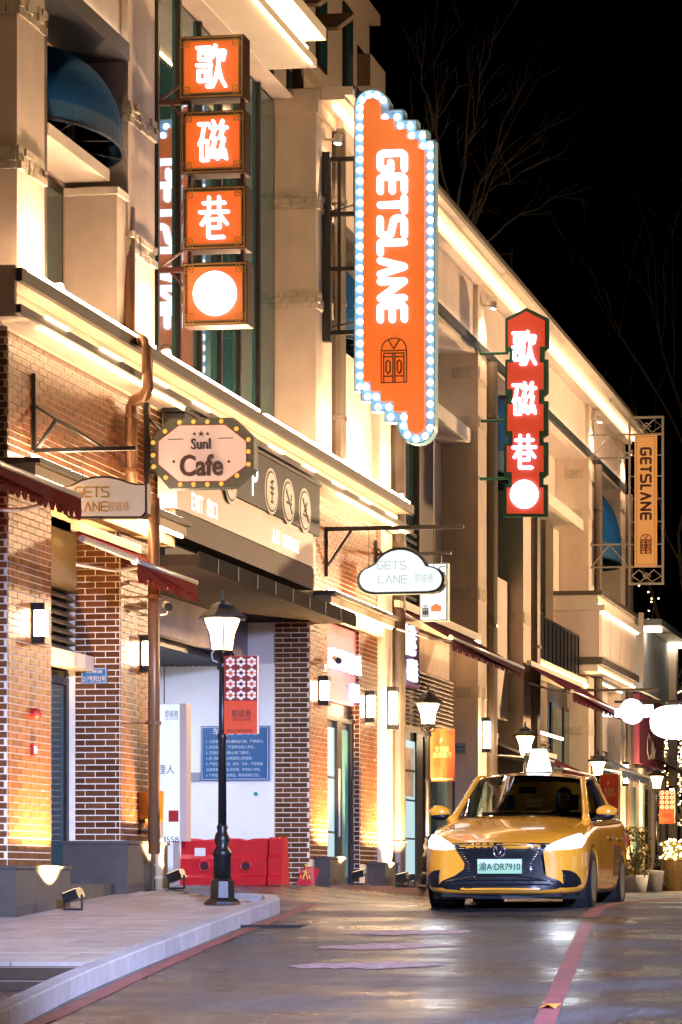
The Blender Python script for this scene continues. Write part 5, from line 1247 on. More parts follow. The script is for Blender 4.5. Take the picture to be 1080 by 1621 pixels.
# planters at the far shops
def planter(label, X, Y, h, r, seed, white=True):
    rr = random.Random(seed); z0 = .13 if X < -9.4 else zr(X, Y)
    T = thing('flower_planter', label, 'planter', (X, Y, z0))
    MB().lathe([(r*.8, 0), (r, h*.24), (r*1.02, h*.26), (r*.9, h*.26), (r*.88, h*.22)], (X, Y, z0), 16).build('pot', M_white if white else mat('straw', (.45, .28, .10), .7, var=.3, vscale=12), T, smooth=True)
    b = MB()
    for i in range(7):
        a = rr.uniform(0, 6.28); b.tube([(X, Y, z0+h*.2), (X+.1*math.cos(a), Y+.1*math.sin(a), z0+h*.55), (X+.22*math.cos(a)*rr.random(), Y+.22*math.sin(a), z0+h*rr.uniform(.8, .98))], .012, 5)
    b.build('stem', mat('stem_green', (.06, .09, .02), .7), T)
    b = MB(); fl = MB()
    for i in range(420):
        a = rr.uniform(0, 6.28); q = r*1.25*rr.random()**.5; zc = z0+h*rr.uniform(.24, 1.0); f = 1-.45*((zc-z0)/h-.5)**2
        c_ = Vector((X+q*f*math.cos(a), Y+q*f*math.sin(a), zc)); d = Vector((rr.uniform(-1, 1), rr.uniform(-1, 1), rr.uniform(-.4, 1))).normalized(); e = d.cross(Vector((rr.random(), rr.random(), rr.random()))).normalized()
        s_ = rr.uniform(.04, .08)
        (fl if rr.random() < .10 else b).quad(c_-d*s_, c_+e*s_*.5, c_+d*s_, c_-e*s_*.5)
    stuff(b.build('foliage', mat('leaf_green', (.22, .20, .03), .55, var=.4, vscale=12), T)); stuff(fl.build('blossom', mat('petal_pale', (.75, .50, .40), .6), T))
p = aX(1008, 1418, -8.75)
planter('white pot of tall leafy flowers by the far pilaster', -8.75, aX(1006, 1400, -8.75).y, 1.45, .30, 3)
bp_ = gpt(1036, 1418)
BKT = thing('grey_bin', 'small pale grey bin beside the tall flower pot', 'bin', (-8.8, aX(1022, 1400, -8.8).y+1.2, 0))
MB().lathe([(.22, .0), (.26, .42), (.28, .44), (.24, .45)], BKT.location, 14).build('bucket', mat('bin_grey', (.55, .55, .56), .5), BKT, smooth=True)
MB().lathe([(.285, .451), (.27, .49), (.05, .51)], BKT.location, 14).build('lid', mat('bin_lid', (.45, .45, .47), .5), BKT, smooth=True)
# ------------------------------------------------------------------ trees
def bare_tree(label, base, h, seed, spread=.5, r0=.09, lev=5, mt=None, grp='bare winter trees', lights=0, lightcol=None, topfrac=.3):
    rr = random.Random(seed); T = thing('bare_tree', label, 'tree', base, grp); b = MB(); tr = MB(); tips = []
    def grow(p, d, L, r_, l):
        q = p; pts = [p]; dd = d.copy(); n = 4
        for i in range(n):
            dd = (dd + Vector((rr.uniform(-1, 1), rr.uniform(-1, 1), rr.uniform(-.3, .6)))*.16).normalized(); q = q+dd*L/n; pts.append(q)
        (tr if l == 0 else b).tube(pts, r_, 6 if l < 2 else 4, r_*.62)
        tips.append(q)
        if l < lev:
            for i in range(2 if l else 4):
                s_ = pts[rr.randint(2, 4)] if i or l == 0 else q
                nd = (dd + Vector((rr.uniform(-1, 1), rr.uniform(-1, 1), rr.uniform(-.2, .7)))*spread*1.3).normalized()
                grow(s_, nd, L*rr.uniform(.62, .85), r_*.62, l+1)
    grow(Vector(base), Vector((0, 0, 1)), h*topfrac, r0, 0)
    mt = mt or mat('bark', (.16, .12, .09), .8, var=.2, vscale=6)
    tr.build('trunk', mt, T); b.build('branches', mt, T)
    if lights:
        lb = MB()
        for i in range(lights):
            p = rr.choice(tips)+Vector((rr.gauss(0, .22), rr.gauss(0, .22), rr.gauss(0, .22)))
            lb.ball(p, .022, n=5, m=3)
        stuff(lb.build('string_lights', lightcol, T))
    return T
M_fairy = emat('fairy_light_warm', (1, .68, .28), 14)
M_fairyc = emat('fairy_light_cool', (.75, .85, 1), 14)
def roof_tree(label, root, limbs, Y, seed):
    rr = random.Random(seed); T = thing('bare_tree', label, 'tree', (root.x, Y, 0), 'bare winter trees'); mt = mat('bark_dim', (.085, .075, .07), .8)
    MB().tube([(root.x, Y, 0), (root.x+.1, Y, root.z*.5), tuple(root)], [.22, .16, .08], 8).build('trunk', mt, T)
    b = MB()
    def twig(p, d, L, r_, l):
        pts = [p]; q = p
        for i in range(5):
            d = (d+Vector((rr.uniform(-1, 1), rr.uniform(-1, 1), rr.uniform(-.5, .8)))*.17).normalized(); q = q+d*L/5; pts.append(q)
        b.tube(pts, r_, 4, r_*.45)
        if l: 
            for k in range(3): twig(pts[rr.randint(1, 5)], (d+Vector((rr.uniform(-1, 1), rr.uniform(-1, 1), rr.uniform(-.5, .7)))*.7).normalized(), L*rr.uniform(.45, .75), r_*.55, l-1)
    for (ex, ey, r_) in limbs:
        e = aY(ex, ey, Y+rr.uniform(-1.5, 1.5)); pts = []; n = 10; side = Vector((rr.uniform(-.5, .5), rr.uniform(-.5, .5), rr.uniform(.1, .8)))
        for k in range(n+1):
            t = k/n; pts.append(root.lerp(e, t)+side*math.sin(math.pi*t)+Vector((rr.uniform(-1, 1), rr.uniform(-1, 1), rr.uniform(-1, 1)))*.07)
        b.tube(pts, r_, 5, r_*.25)
        for k in (3, 4, 5, 6, 7, 8, 9):
            d = (pts[k+1]-pts[k]).normalized(); twig(pts[k], (d+Vector((rr.uniform(-1, 1), rr.uniform(-1, 1), rr.uniform(-.4, .6)))*.6).normalized(), (e-root).length*rr.uniform(.12, .3), r_*.4, 1)
    stuff(b.build('branches', mt, T))
roof_tree('bare tree with fine forking branches behind the roof cornice beside the bulb-edged sign', aY(718, 400, 60.0), ((650, 60, .035), (690, 20, .04), (735, 40, .04), (790, 30, .045), (850, 70, .04), (700, 150, .03)), 60.0, 3)
roof_tree('bare tree with low arching branches above the dark roof railing', aY(728, 420, 62.0), ((930, 325, .035), (905, 180, .04), (900, 90, .035), (810, 350, .025), (870, 250, .03)), 62.0, 5)
bare_tree('slender bare tree behind the latticed sign', (-10.6, 84, 0), 15, 5, .45, .13, 5, mat('bark_pale', (.30, .20, .10), .8), topfrac=.55)
bare_tree('pale bare tree right of the latticed sign', (-10.2, 92, 0), 15, 31, .45, .13, 5, MATS['bark_pale'], topfrac=.55)
bare_tree('string-lit tree covered in warm fairy lights beyond the far post', (-9.95, 76, 0), 6.0, 8, .6, .10, 4, lights=900, lightcol=M_fairy)
bare_tree('small tree hung with coloured fairy lights behind the white house', (-9.6, 88, 0), 10, 9, .6, .10, 4, lights=160, lightcol=M_fairyc)
bare_tree('tree crown with warm fairy lights above the box window', (-11.2, 76, 0), 10.5, 12, .35, .10, 4, lights=260, lightcol=M_fairy)
BK = thing('lit_basket_planter', 'straw basket planter wrapped in warm fairy lights at the right edge', 'planter', (-8.8, 66.5, 0))
MB().lathe([(.34, .0), (.46, .75), (.48, .78), (.42, .78)], (-8.8, 66.5, 0), 14).build('basket', mat('straw2', (.55, .36, .14), .7, var=.3, vscale=14, emit=(1, .6, .2), es=.0), BK)
b = MB(); rr = random.Random(4)
for i in range(140): a = rr.uniform(0, 6.28); q = .5*rr.random()**.5; b.ball((-8.8+q*math.cos(a), 66.5+q*math.sin(a), .8+rr.uniform(0, .5)), .03, n=5, m=3)
stuff(b.build('string_lights', M_fairy, BK))
b = MB()
for i in range(200):
    a = rr.uniform(0, 6.28); q = .42*rr.random()**.5; c_ = Vector((-8.8+q*math.cos(a), 66.5+q*math.sin(a), .75+rr.uniform(0, .5))); d = Vector((rr.uniform(-1, 1), rr.uniform(-1, 1), rr.random())).normalized(); e = d.cross(Vector((0, 1, .3))).normalized()
    b.quad(c_-d*.07, c_+e*.035, c_+d*.07, c_-e*.035)
stuff(b.build('foliage', MATS['leaf_green'], BK))
# dark wooded hill closing the view
mb = MB(); N = 60; K = 10; rr = random.Random(2)
for j in range(K+1):
    for i in range(N+1):
        X = -120+200*i/N; h = (16+6*math.sin(i*.35)+5*math.sin(i*.11+1))*sm(j/K)
        mb.v.append(Vector((X+rr.uniform(-.8, .8), 130+j*7+rr.uniform(-1, 1), h+rr.uniform(-.8, .8)*(j > 0)-.5)))
mb.f = [(j*(N+1)+i, j*(N+1)+i+1, (j+1)*(N+1)+i+1, (j+1)*(N+1)+i) for j in range(K) for i in range(N)]
struct(mb.build('hill', mat('dark_wood_hill', (.02, .018, .02), .9, var=.4, vscale=.4)))
FB = thing('far_dim_building', 'dim plum-grey building beyond the bare trees', 'building', (-12, 104, 0))
MB().box(-20, -6, 104, 112, 0, 9).build('wall', mat('dim_plum', (.10, .06, .07), .9, var=.2, vscale=.5), FB); MB().box(-20.3, -5.7, 103.7, 112.3, 9.01, 9.4).build('roof', M_dark, FB)
for i in range(6):
    w_ = MB().box(-18+2*i, -17+2*i, 103.93, 103.99, 1.5, 3.6).build('window', M_dark, FB); MB().box(-17.9+2*i, -17.1+2*i, 103.91, 103.925, 1.6, 3.5).build('pane', M_glass, FB)
# unseen lamps opposite: one cool street lamp, two warm ones added as facade fill
def unseen_street_lamp(label, X, Y, H, e, aim, col, cone=150):
    z = zr(X, Y); T = thing('unseen_street_lamp', label, 'street lamp', (X, Y, z), 'tall street lamps on the opposite pavement')
    MB().lathe([(.12, 0), (.10, .4), (.07, .5), (.05, H)], (X, Y, z), 10).build('pole', M_alu, T)
    MB().tube([(X, Y, z+H-.1), (X-.6, Y, z+H+.25), (X-1.3, Y, z+H+.3)], .035, 8).build('arm', M_alu, T)
    MB().box(X-1.75, X-1.25, Y-.13, Y+.13, z+H+.26, z+H+.36).build('head', M_alu, T)
    MB().box(X-1.72, X-1.28, Y-.10, Y+.10, z+H+.245, z+H+.258).build('lens', emat('street_led', (.8, .88, 1), 20), T)
    lamp('SPOT', 'street_light', (X-1.5, Y, z+H+.2), e, col, T, aim, .5, cone, .8)
unseen_street_lamp('tall street lamp on the opposite pavement near the steps', 2.6, 9.0, 6.0, 42000, (-5.2, 22.5, -.3), (.50, .58, 1.0), 40)
unseen_street_lamp('added warm fill lamp, out of view across from the garage', 2.5, 38.2, 6.5, 4800, (-10, 31, 3.5), (1.0, .64, .34))
unseen_street_lamp('added warm fill lamp, out of view across from the far range', 2.5, 57.0, 6.5, 9500, (-10, 52, 4), (1.0, .64, .36))
# fluorescent light above the passage slats
FL = thing('tube_light', 'white tube light mounted inside the garage mouth behind the beam', 'light', (-12.4, 33.5, 3.2))
MB().box(-12.45, -12.35, 32.4, 34.6, 3.22, 3.27).build('housing', M_white, FL); MB().box(-12.44, -12.36, 32.42, 34.58, 3.19, 3.219).build('tube', emat('tube_glow', (.86, .90, 1), 190), FL)

# shops across the street (seen only as reflections; glowing panes added as cool fill)
OB = thing('opposite_shop_row', 'plain two-storey shop row across the street', 'building', (8, 40, 0))
MB().box(8, 16, 14, 80, -1.2, 8.5).build('wall', M_plaster, OB)
for i in range(10):
    y = 16+6.2*i
    w_ = MB().box(7.93, 7.999, y, y+4.2, .1, 2.9).build('shop_window', M_black, OB)
    for k in range(3): MB().box(7.90, 7.929, y+.1+1.36*k, y+1.36+1.36*k, .3, 2.7).build('pane', emat('opposite_fill_pane', (.80, .90, 1.0), 1.0) if i % 2 == 0 else M_wglass, w_)
    w2 = MB().box(7.93, 7.999, y+.5, y+3.4, 4.6, 6.8).build('window', M_black, OB); MB().box(7.90, 7.929, y+.6, y+3.3, 4.7, 6.7).build('pane', M_glass, w2)
MB().box(7.3, 7.999, 14, 80, 3.2, 3.5).build('canopy', M_edge, OB)
# ------------------------------------------------------------------ taxi (local: x across, y front->rear, z up)
CAR_LOC = Vector((-5.625, 27.85, -.09)); CAR_ROT = R(2.3)
TX = thing('taxi', 'yellow taxi sedan with lit roof sign and headlights on, number plate DR7910', 'taxi', (0, 0, 0))
M_paint = mat('taxi_yellow', (.86, .38, .030), .22, spec=.6, coat=1.0)
M_chrome = mat('chrome', (.75, .75, .76), .12, metal=1.0)
M_cblk = mat('car_black', (.008, .010, .014), .35, spec=.3); M_rub = mat('tyre_rubber', (.012, .012, .013), .85, spec=.1, bump=.2, bscale=50)
M_hole = mat('underbody', (.006, .006, .007), .8)
def glass_mat(name, tint, tr):
    m = bpy.data.materials.new(name); m.use_nodes = True; t = m.node_tree; t.nodes.remove(t.nodes['Principled BSDF'])
    o = t.nodes['Material Output']; a = t.nodes.new('ShaderNodeBsdfTransparent'); a.inputs[0].default_value = (*tint, 1)
    g = t.nodes.new('ShaderNodeBsdfGlossy'); g.inputs['Roughness'].default_value = .02; f = t.nodes.new('ShaderNodeFresnel'); f.inputs[0].default_value = 1.5
    mr = t.nodes.new('ShaderNodeMapRange'); mr.inputs[3].default_value = tr; mr.inputs[4].default_value = 1.0; t.links.new(f.outputs[0], mr.inputs[0])
    mx = t.nodes.new('ShaderNodeMixShader'); t.links.new(mr.outputs[0], mx.inputs[0]); t.links.new(a.outputs[0], mx.inputs[1]); t.links.new(g.outputs[0], mx.inputs[2]); t.links.new(mx.outputs[0], o.inputs[0])
    MATS[name] = m; return m
M_cg = glass_mat('car_glass', (.34, .46, .50), .08)
# u: station, W half width, zl low, zs shoulder, zt top centre
ST_ = [(-.02, .56, .25, .56, .635), (.02, .70, .20, .60, .665), (.10, .795, .18, .635, .70), (.22, .855, .17, .68, .735), (.42, .895, .165, .73, .78), (.70, .905, .165, .785, .835), (1.0, .91, .165, .835, .895), (1.30, .915, .165, .87, .955), (1.6, .918, .165, .885, .97),
       (2.2, .92, .165, .90, .98), (2.8, .92, .165, .915, .985), (3.3, .92, .165, .935, .99), (3.7, .918, .17, .955, 1.03), (4.1, .905, .18, .965, 1.05), (4.4, .875, .20, .955, 1.035), (4.58, .83, .24, .92, .99), (4.66, .76, .30, .86, .90), (4.69, .66, .36, .74, .78)]
def section(u, W_, zl, zsd, zt):
    zm_ = zl+.42*(zsd-zl)
    return [(0, zl), (.55*W_, zl), (.86*W_, zl+.01), (.965*W_, zl+.07), (.992*W_, zm_-.06), (W_, zm_+.10), (.985*W_, zsd-.10), (.955*W_, zsd-.02), (.90*W_, zsd+.25*(zt-zsd)), (.70*W_, zsd+.68*(zt-zsd)), (.40*W_, zt-.006), (0, zt)]
ST_ = [(u, w, zl, zs_+(.05 if u > .2 else .035), zt_+(.065 if u > .3 else .045)) for u, w, zl, zs_, zt_ in ST_]
rows = []
for s_ in ST_:
    h = section(*s_); rows.append([(x, s_[0]+.30*max(0, 1-s_[0]/.5)*(abs(x)/.9)**2.2*0.55, z) for x, z in h] + [(-x, s_[0]+.30*max(0, 1-s_[0]/.5)*(abs(x)/.9)**2.2*.55, z) for x, z in h[-2:0:-1]])
nr = len(rows[0]); mb = MB(); mb.v = [Vector(p) for r_ in rows for p in r_]
mb.f = [(i*nr+j, i*nr+(j+1) % nr, (i+1)*nr+(j+1) % nr, (i+1)*nr+j) for i in range(len(rows)-1) for j in range(nr)]
for base in (0, (len(rows)-1)*nr):
    for j in range(11):
        a, b_ = base+j, base+j+1; c_, d = base+(nr-j-1) % nr if j+1 < 11 else base+11, base+(nr-j) % nr
        q = [a, b_, c_, d]; q2 = []
        for k in q:
            if k not in q2: q2.append(k)
        if len(q2) > 2: mb.f.append(q2)
body0 = mb.build('body', M_paint, TX, smooth=True)
md = body0.modifiers.new('s', 'SUBSURF'); md.levels = 2; md.render_levels = 2
cut = MB()
for u in (.93, 3.62):
    for sg in (-1, 1): cut.lathe([(.375, .62 if sg > 0 else -1.2), (.375, 1.2 if sg > 0 else -.62)], (0, u, .33), 28, 'x')
cuto = cut.build('cutter', M_hole, None)
mdb = body0.modifiers.new('b', 'BOOLEAN'); mdb.object = cuto; mdb.operation = 'DIFFERENCE'; mdb.solver = 'EXACT'
bpy.context.view_layer.update()
dg = bpy.context.evaluated_depsgraph_get()
me = bpy.data.meshes.new_from_object(body0.evaluated_get(dg)); body0.modifiers.clear(); body0.data = me
me.materials.clear(); me.materials.append(M_paint); me.polygons.foreach_set('use_smooth', [True]*len(me.polygons)); me.polygons.foreach_set('material_index', [0]*len(me.polygons))
bpy.data.objects.remove(cuto)
try: me.set_sharp_from_angle(angle=R(40))
except Exception: pass
bmt = bmesh.new(); bmt.from_mesh(me); BV = BVHTree.FromBMesh(bmt)
def front_pt(x, z, off):
    h = BV.ray_cast(Vector((x, -1, z)), Vector((0, 1, 0)))
    if h[0] is None: return Vector((x, .3, z))
    return h[0] + Vector((h[1].x, h[1].y if h[1].y < 0 else -h[1].y, h[1].z)).normalized()*off if abs(h[1].y) > .05 else h[0]+Vector((0, -off, 0))
def side_pt(y, z, off, sg=1):
    h = BV.ray_cast(Vector((2*sg, y, z)), Vector((-sg, 0, 0)))
    return (h[0] if h[0] else Vector((.92*sg, y, z))) + Vector((off*sg, 0, 0))
def conform(poly, fn, off, name, m_, parent=TX, cuts=3, th=.004, smooth=True):
    bm = bmesh.new(); vs = [bm.verts.new((p[0], p[1], 0)) for p in poly]; bm.faces.new(vs)
    bmesh.ops.triangulate(bm, faces=bm.faces)
    for _ in range(cuts):
        L = [e for e in bm.edges if e.calc_length() > .07]
        if not L: break
        bmesh.ops.subdivide_edges(bm, edges=L, cuts=1); bmesh.ops.triangulate(bm, faces=bm.faces)
    for v in bm.verts: v.co = fn(v.co.x, v.co.y, off)
    m2 = bpy.data.meshes.new(name); bm.to_mesh(m2); bm.free(); m2.materials.append(m_)
    if smooth: m2.polygons.foreach_set('use_smooth', [True]*len(m2.polygons))
    o = bpy.data.objects.new(name, m2); COL.objects.link(o); o.parent = parent; return o
def mir(P): return [(-x, z) for x, z in P][::-1]
# grille and lower intake
GR = [(-.54, .70), (-.47, .62), (-.39, .50), (-.40, .44), (-.50, .375), (-.64, .325), (-.70, .275), (-.60, .24), (-.40, .225), (.40, .225), (.60, .24), (.70, .275), (.64, .325), (.50, .375), (.40, .44), (.39, .50), (.47, .62), (.54, .70), (.30, .706), (0, .708), (-.30, .706)]
gr_ = conform(GR, front_pt, .004, 'grille', M_cblk, cuts=4)
for i, z in enumerate((.68, .65, .615, .59, .57, .545, .52, .495, .47, .445, .415)):
    w = .52-.15*(.69-z)/.19 if z > .49 else .37
    P = [front_pt(-w+2*w*k/16, z, .012) for k in range(17)]
    MB().tube(P, .0045, 5).build('grille_bar', M_chrome, gr_, smooth=True)
for z in (.33, .285): MB().tube([front_pt(-.54+1.08*k/16, z, .010) for k in range(17)], .008, 5).build('grille_bar', M_cblk, gr_)
MB().tube([front_pt(-.60+1.2*k/16, .375-.06*(abs(k-8)/8)**2, .012) for k in range(17)], .007, 5).build('grille_trim', M_chrome, gr_, smooth=True)
# chrome emblem
e0 = front_pt(0, .635, .03)
EM = MB().tube([e0+Vector((.062*math.cos(R(t)), 0, .055*math.sin(R(t)))) for t in range(0, 361, 20)], .009, 6)
EM.tube([e0+Vector((-.032, -.004, .036)), e0+Vector((0, -.006, -.038)), e0+Vector((.032, -.004, .036))], .010, 6).build('emblem', M_chrome, TX, smooth=True)
# number plate
pz, py_ = .47, min(front_pt(x, z, .02).y for x in (-.2, 0, .2) for z in (.41, .48, .54))-.005
NP = MB().box(-.245, .245, py_, py_+.03, pz-.075, pz+.075).build('number_plate', mat('plate_green', (.30, .55, .30), .45), TX)
MB().box(-.245, .245, py_-.0025, py_-.0005, pz+.02, pz+.075).build('plate_upper_band', mat('plate_pale', (.55, .68, .52), .45), NP)
frame4(MB(), -.25, .25, pz-.08, pz+.08, py_-.004, py_+.02, .007).build('plate_frame', M_cblk, NP)
text('lettering', '渝A·DR7910', (0, py_-.006, pz), .088, mat('plate_ink', (.006, .012, .008), .5), NP, width=.45, bold=.01)
# lower lip and vents
MB().ext([(x, .13+.22*(abs(x)/.78)**2.2, .215) for x in (-.78, -.6, -.3, 0, .3, .6, .78)] + [(.78, .5, .215), (-.78, .5, .215)], (0, 0, -.075)).build('front_lip', M_cblk, TX)
for sg in (1, -1):
    V = [(.60, .262), (.70, .255), (.80, .265), (.845, .295), (.835, .35), (.80, .40), (.745, .428), (.66, .435), (.67, .418), (.735, .405), (.775, .375), (.79, .33), (.77, .30), (.68, .285)]
    conform(V if sg > 0 else mir(V), front_pt, .006, 'vent_trim', M_cblk, cuts=3)
    H = [(.47, .648), (.60, .632), (.74, .640), (.845, .662), (.868, .72), (.862, .81), (.80, .808), (.68, .76), (.56, .705)]
    hl = conform(H if sg > 0 else mir(H), front_pt, .006, 'headlight', mat('headlight_shell', (.5, .6, .7), .1, emit=(.60, .80, 1.0), es=1.4), cuts=3)
    H2 = [(.52, .656), (.68, .650), (.80, .672), (.838, .72), (.83, .785), (.70, .745), (.60, .70)]
    conform(H2 if sg > 0 else mir(H2), front_pt, .014, 'lens', emat('headlight_glow', (.80, .90, 1.0), 14), hl, cuts=3)
# cabin
def lerp(a, b_, t): return Vector(a).lerp(Vector(b_), t)
def patch(c00, c10, c01, c11, bulge, n=8, mm=6):
    """curved patch: u across, v up"""
    g = []; nn = (Vector(c10)-Vector(c00)).cross(Vector(c01)-Vector(c00)).normalized()
    for j in range(mm+1):
        for i in range(n+1):
            u, v = i/n, j/mm; g.append(lerp(lerp(c00, c10, u), lerp(c01, c11, u), v) + nn*bulge*(4*u*(1-u))*1.0)
    return g, [(j*(n+1)+i, j*(n+1)+i+1, (j+1)*(n+1)+i+1, (j+1)*(n+1)+i) for j in range(mm) for i in range(n)]
WB, WT, RT, RB = (.735, 1.42, 1.0), (.605, 2.12, 1.425), (.585, 3.28, 1.43), (.68, 4.02, 1.08)
def mx_(p): return (-p[0], p[1], p[2])
def arcrow(pc, p, k, n=10):     # centre point pc, corner p -> symmetric curved row
    out = []
    for i in range(n+1):
        t = -1+2*i/n; out.append(Vector((p[0]*t, pc[1]+(p[1]-pc[1])*abs(t)**k, pc[2]+(p[2]-pc[2])*abs(t)**k)))
    return out
def loft(rowsets, name, m_, parent=TX, smooth=True):
    b = MB(); n = len(rowsets[0]); b.v = [p for r_ in rowsets for p in r_]
    b.f = [(j*n+i, j*n+i+1, (j+1)*n+i+1, (j+1)*n+i) for j in range(len(rowsets)-1) for i in range(n-1)]
    return b.build(name, m_, parent, smooth=smooth, fix=False)
ws = [arcrow(lerp((0, 1.20, 1.032), (0, 1.98, 1.465), t), lerp(WB, WT, t), 2) for t in (0, .2, .4, .6, .8, 1)]
loft(ws, 'windscreen', M_cg)
rw = [arcrow(lerp((0, 3.36, 1.475), (0, 4.16, 1.115), t), lerp(RT, RB, t), 2) for t in (0, .25, .5, .75, 1)]
loft(rw, 'rear_window', M_cg)
def roofrow(y, hw, zc, ze): return [Vector((hw*(-1+2*i/12), y, ze+(zc-ze)*(1-abs(-1+2*i/12)**2.6))) for i in range(13)]
roof = [[Vector((p.x, p.y, p.z)) for p in [ws[-1][0].lerp(ws[-1][0], 0)]] ]
rr_ = []
for t in [i/10 for i in range(11)]:
    yc = 1.98+(3.36-1.98)*t; zc = 1.465+.055*math.sin(math.pi*t)+.010*t
    hw = .605+.025*math.sin(math.pi*t)-.02*t; ze = 1.425+.03*math.sin(math.pi*t)+.005*t
    row = []
    for i in range(13):
        s_ = -1+2*i/12
        yy = yc+((2.12-1.98)*(1-t)+(3.28-3.36)*t)*s_*s_
        row.append(Vector((hw*s_, yy, ze+(zc-ze)*(1-abs(s_)**2.4))))
    rr_.append(row)
loft(rr_, 'roof', M_paint)
loft([[p-Vector((p.x*.04, 0, .03)) for p in r_] for r_ in rr_], 'headliner', mat('headliner', (.05, .05, .052), .9))
for sg in (1, -1):
    f = lambda p: Vector((p[0]*sg, p[1], p[2]))
    MB().tube([f((.775, 1.28, .955)), f((.745, 1.44, 1.01)), f((.685, 1.78, 1.20)), f((.62, 2.11, 1.415)), f((.635, 2.45, 1.452)), f((.64, 2.75, 1.462)), f((.625, 3.05, 1.452)), f((.60, 3.30, 1.42)), f((.635, 3.70, 1.22)), f((.69, 4.05, 1.07)), f((.70, 4.2, 1.01))],
               [.05, .043, .038, .036, .034, .034, .036, .045, .07, .075, .05], 10).build('roof_rail', M_paint, TX, smooth=True)
    zb0 = lambda y: .90+.045*(y-1.6)/2.2
    A0, A1, A2, A3 = (.80, 1.62, .975), (.80, 2.62, .995), (.645, 2.60, 1.43), (.66, 2.10, 1.385)
    MB().add([f(p) for p in (A0, A1, A2, A3)], [(0, 1, 2, 3)]).build('side_window', M_cg, TX, fix=False)
    MB().add([f(p) for p in ((.80, 2.70, .995), (.79, 3.62, 1.025), (.645, 3.30, 1.37), (.645, 2.68, 1.43))], [(0, 1, 2, 3)]).build('side_window', M_cg, TX, fix=False)
    MB().tube([f((.80, 2.66, .93)), f((.645, 2.64, 1.435))], .035, 6).build('door_pillar', M_cblk, TX)
    MB().tube([f((.82, 1.40, .95)), f((.825, 2.2, .975)), f((.825, 3.0, 1.0)), f((.80, 3.70, 1.035))], .016, 6).build('window_sill', M_chrome, TX, smooth=True)
    MB().add([f(p) for p in ((.74, 1.40, .92), (.90, 1.45, .91), (.905, 3.7, 1.0), (.72, 3.95, 1.05), (.76, 2.6, 1.0))], [(0, 1, 2, 4), (4, 2, 3)]).build('belt', M_paint, TX)
    mc = Vector((sg*.965, 1.60, 1.06))
    mm_ = MB(); mm_.ball(mc, .125, .075, .072, n=14, m=8); mo = mm_.build('door_mirror', M_paint, TX, smooth=True)
    MB().ball(mc+Vector((-sg*.01, -.004, -.045)), .118, .07, .045, n=12, m=6).tube([mc+Vector((-sg*.08, 0, -.05)), (sg*.80, 1.62, .97)], .025, 6).build('mirror_base', M_cblk, mo, smooth=True)
    for u, nm in ((.93, 'front'), (3.62, 'rear')):
        c_ = Vector((sg*.795, u, .325))
        wh = MB().lathe([(.19, .09), (.245, .112), (.285, .115), (.315, .098), (.325, .06), (.325, -.06), (.315, -.098), (.285, -.115), (.20, -.10)] if sg > 0 else [(.20, .10), (.285, .115), (.315, .098), (.325, .06), (.325, -.06), (.315, -.098), (.285, -.115), (.245, -.112), (.19, -.09)], c_, 30, 'x').build('wheel', M_rub, TX, smooth=True)
        rm = MB(); rm.lathe([(.215, sg*.112), (.20, sg*.095), (.20, sg*.05)], c_, 30, 'x'); rm.lathe([(.055, sg*.02), (.05, sg*.10)], c_, 14, 'x')
        for k in range(10):
            a = 2*math.pi*k/10; rm.ext([c_+Vector((sg*.085, r_*math.cos(a+da), r_*math.sin(a+da))) for r_, da in ((.04, -.3), (.205, -.09), (.205, .09), (.04, .3))], (sg*.015, 0, 0))
        rm.build('rim', mat('rim_dark', (.16, .15, .15), .4, metal=.6), wh)
        MB().lathe([(.372, sg*.60-c_.x), (.372, sg*.86-c_.x)], Vector((c_.x, u, .33)), 24, 'x').build('wheel_well', M_hole, TX)
    # side details
    for y in (2.42, 3.30): MB().tube([side_pt(y-.09, .80, .028, sg), side_pt(y+.09, .80, .028, sg)], .016, 6).build('door_handle', M_chrome, TX, smooth=True)
    for y in (1.52, 2.66): MB().tube([side_pt(y+.03*math.sin((z-.2)*4), z, .0005, sg) for z in (.24, .4, .55, .7, .86)], .004, 4).build('door_seam', M_cblk, TX)
    b = MB()
    for r_ in range(2):
        for k in range(6):
            y0 = 2.68+.11*k; z0 = .38+.18*r_
            P = [side_pt(y0+.05*r_+o1, z0+o2, .004, sg) for o1, o2 in ((0, 0), (.055, 0), (.10, .16), (.045, .16))]
            b.add(P, [(0, 1, 2, 3)])
    b.build('door_stripes', M_cblk, TX)
    MB().box(sg*.70, sg*.86, 4.55, 4.64, .72, .86).build('tail_light', mat('tail_red', (.35, .01, .01), .3), TX)
MB().box(-.66, .66, .15, 4.5, .16, .30).build('underbody', M_hole, TX)
# roof sign
rs = MB(); zt = 1.508
def trap(y0, y1, w0, w1, z0, z1): return [(-w0, y0, z0), (w0, y0, z0), (w0, y1, z0), (-w0, y1, z0), (-w1, y0+.05, z1), (w1, y0+.05, z1), (w1, y1-.05, z1), (-w1, y1-.05, z1)]
OF = Vector((.03, 0, 0))
rs.add([Vector(p)+OF for p in trap(2.50, 2.80, .135, .075, zt+.02, zt+.27)], [(3, 2, 1, 0), (4, 5, 6, 7), (0, 1, 5, 4), (1, 2, 6, 5), (2, 3, 7, 6), (3, 0, 4, 7)])
rso = rs.build('roof_sign', emat('roof_sign_glow', (.90, 1, .98), 2.4), TX)
text('lettering', 'TAXI', (.03, 2.505, zt+.115), .05, mat('sign_grey', (.35, .40, .40), .6), rso, width=.16, ux=(1, 0, 0), uz=(0, .2, .98)); text('lettering', '出租汽车', (.03, 2.495, zt+.06), .045, MATS['sign_grey'], rso, width=.19, uz=(0, .2, .98))
MB().box(-.13, .19, 2.48, 2.82, zt-.03, zt+.019).build('sign_base', M_cblk, TX)
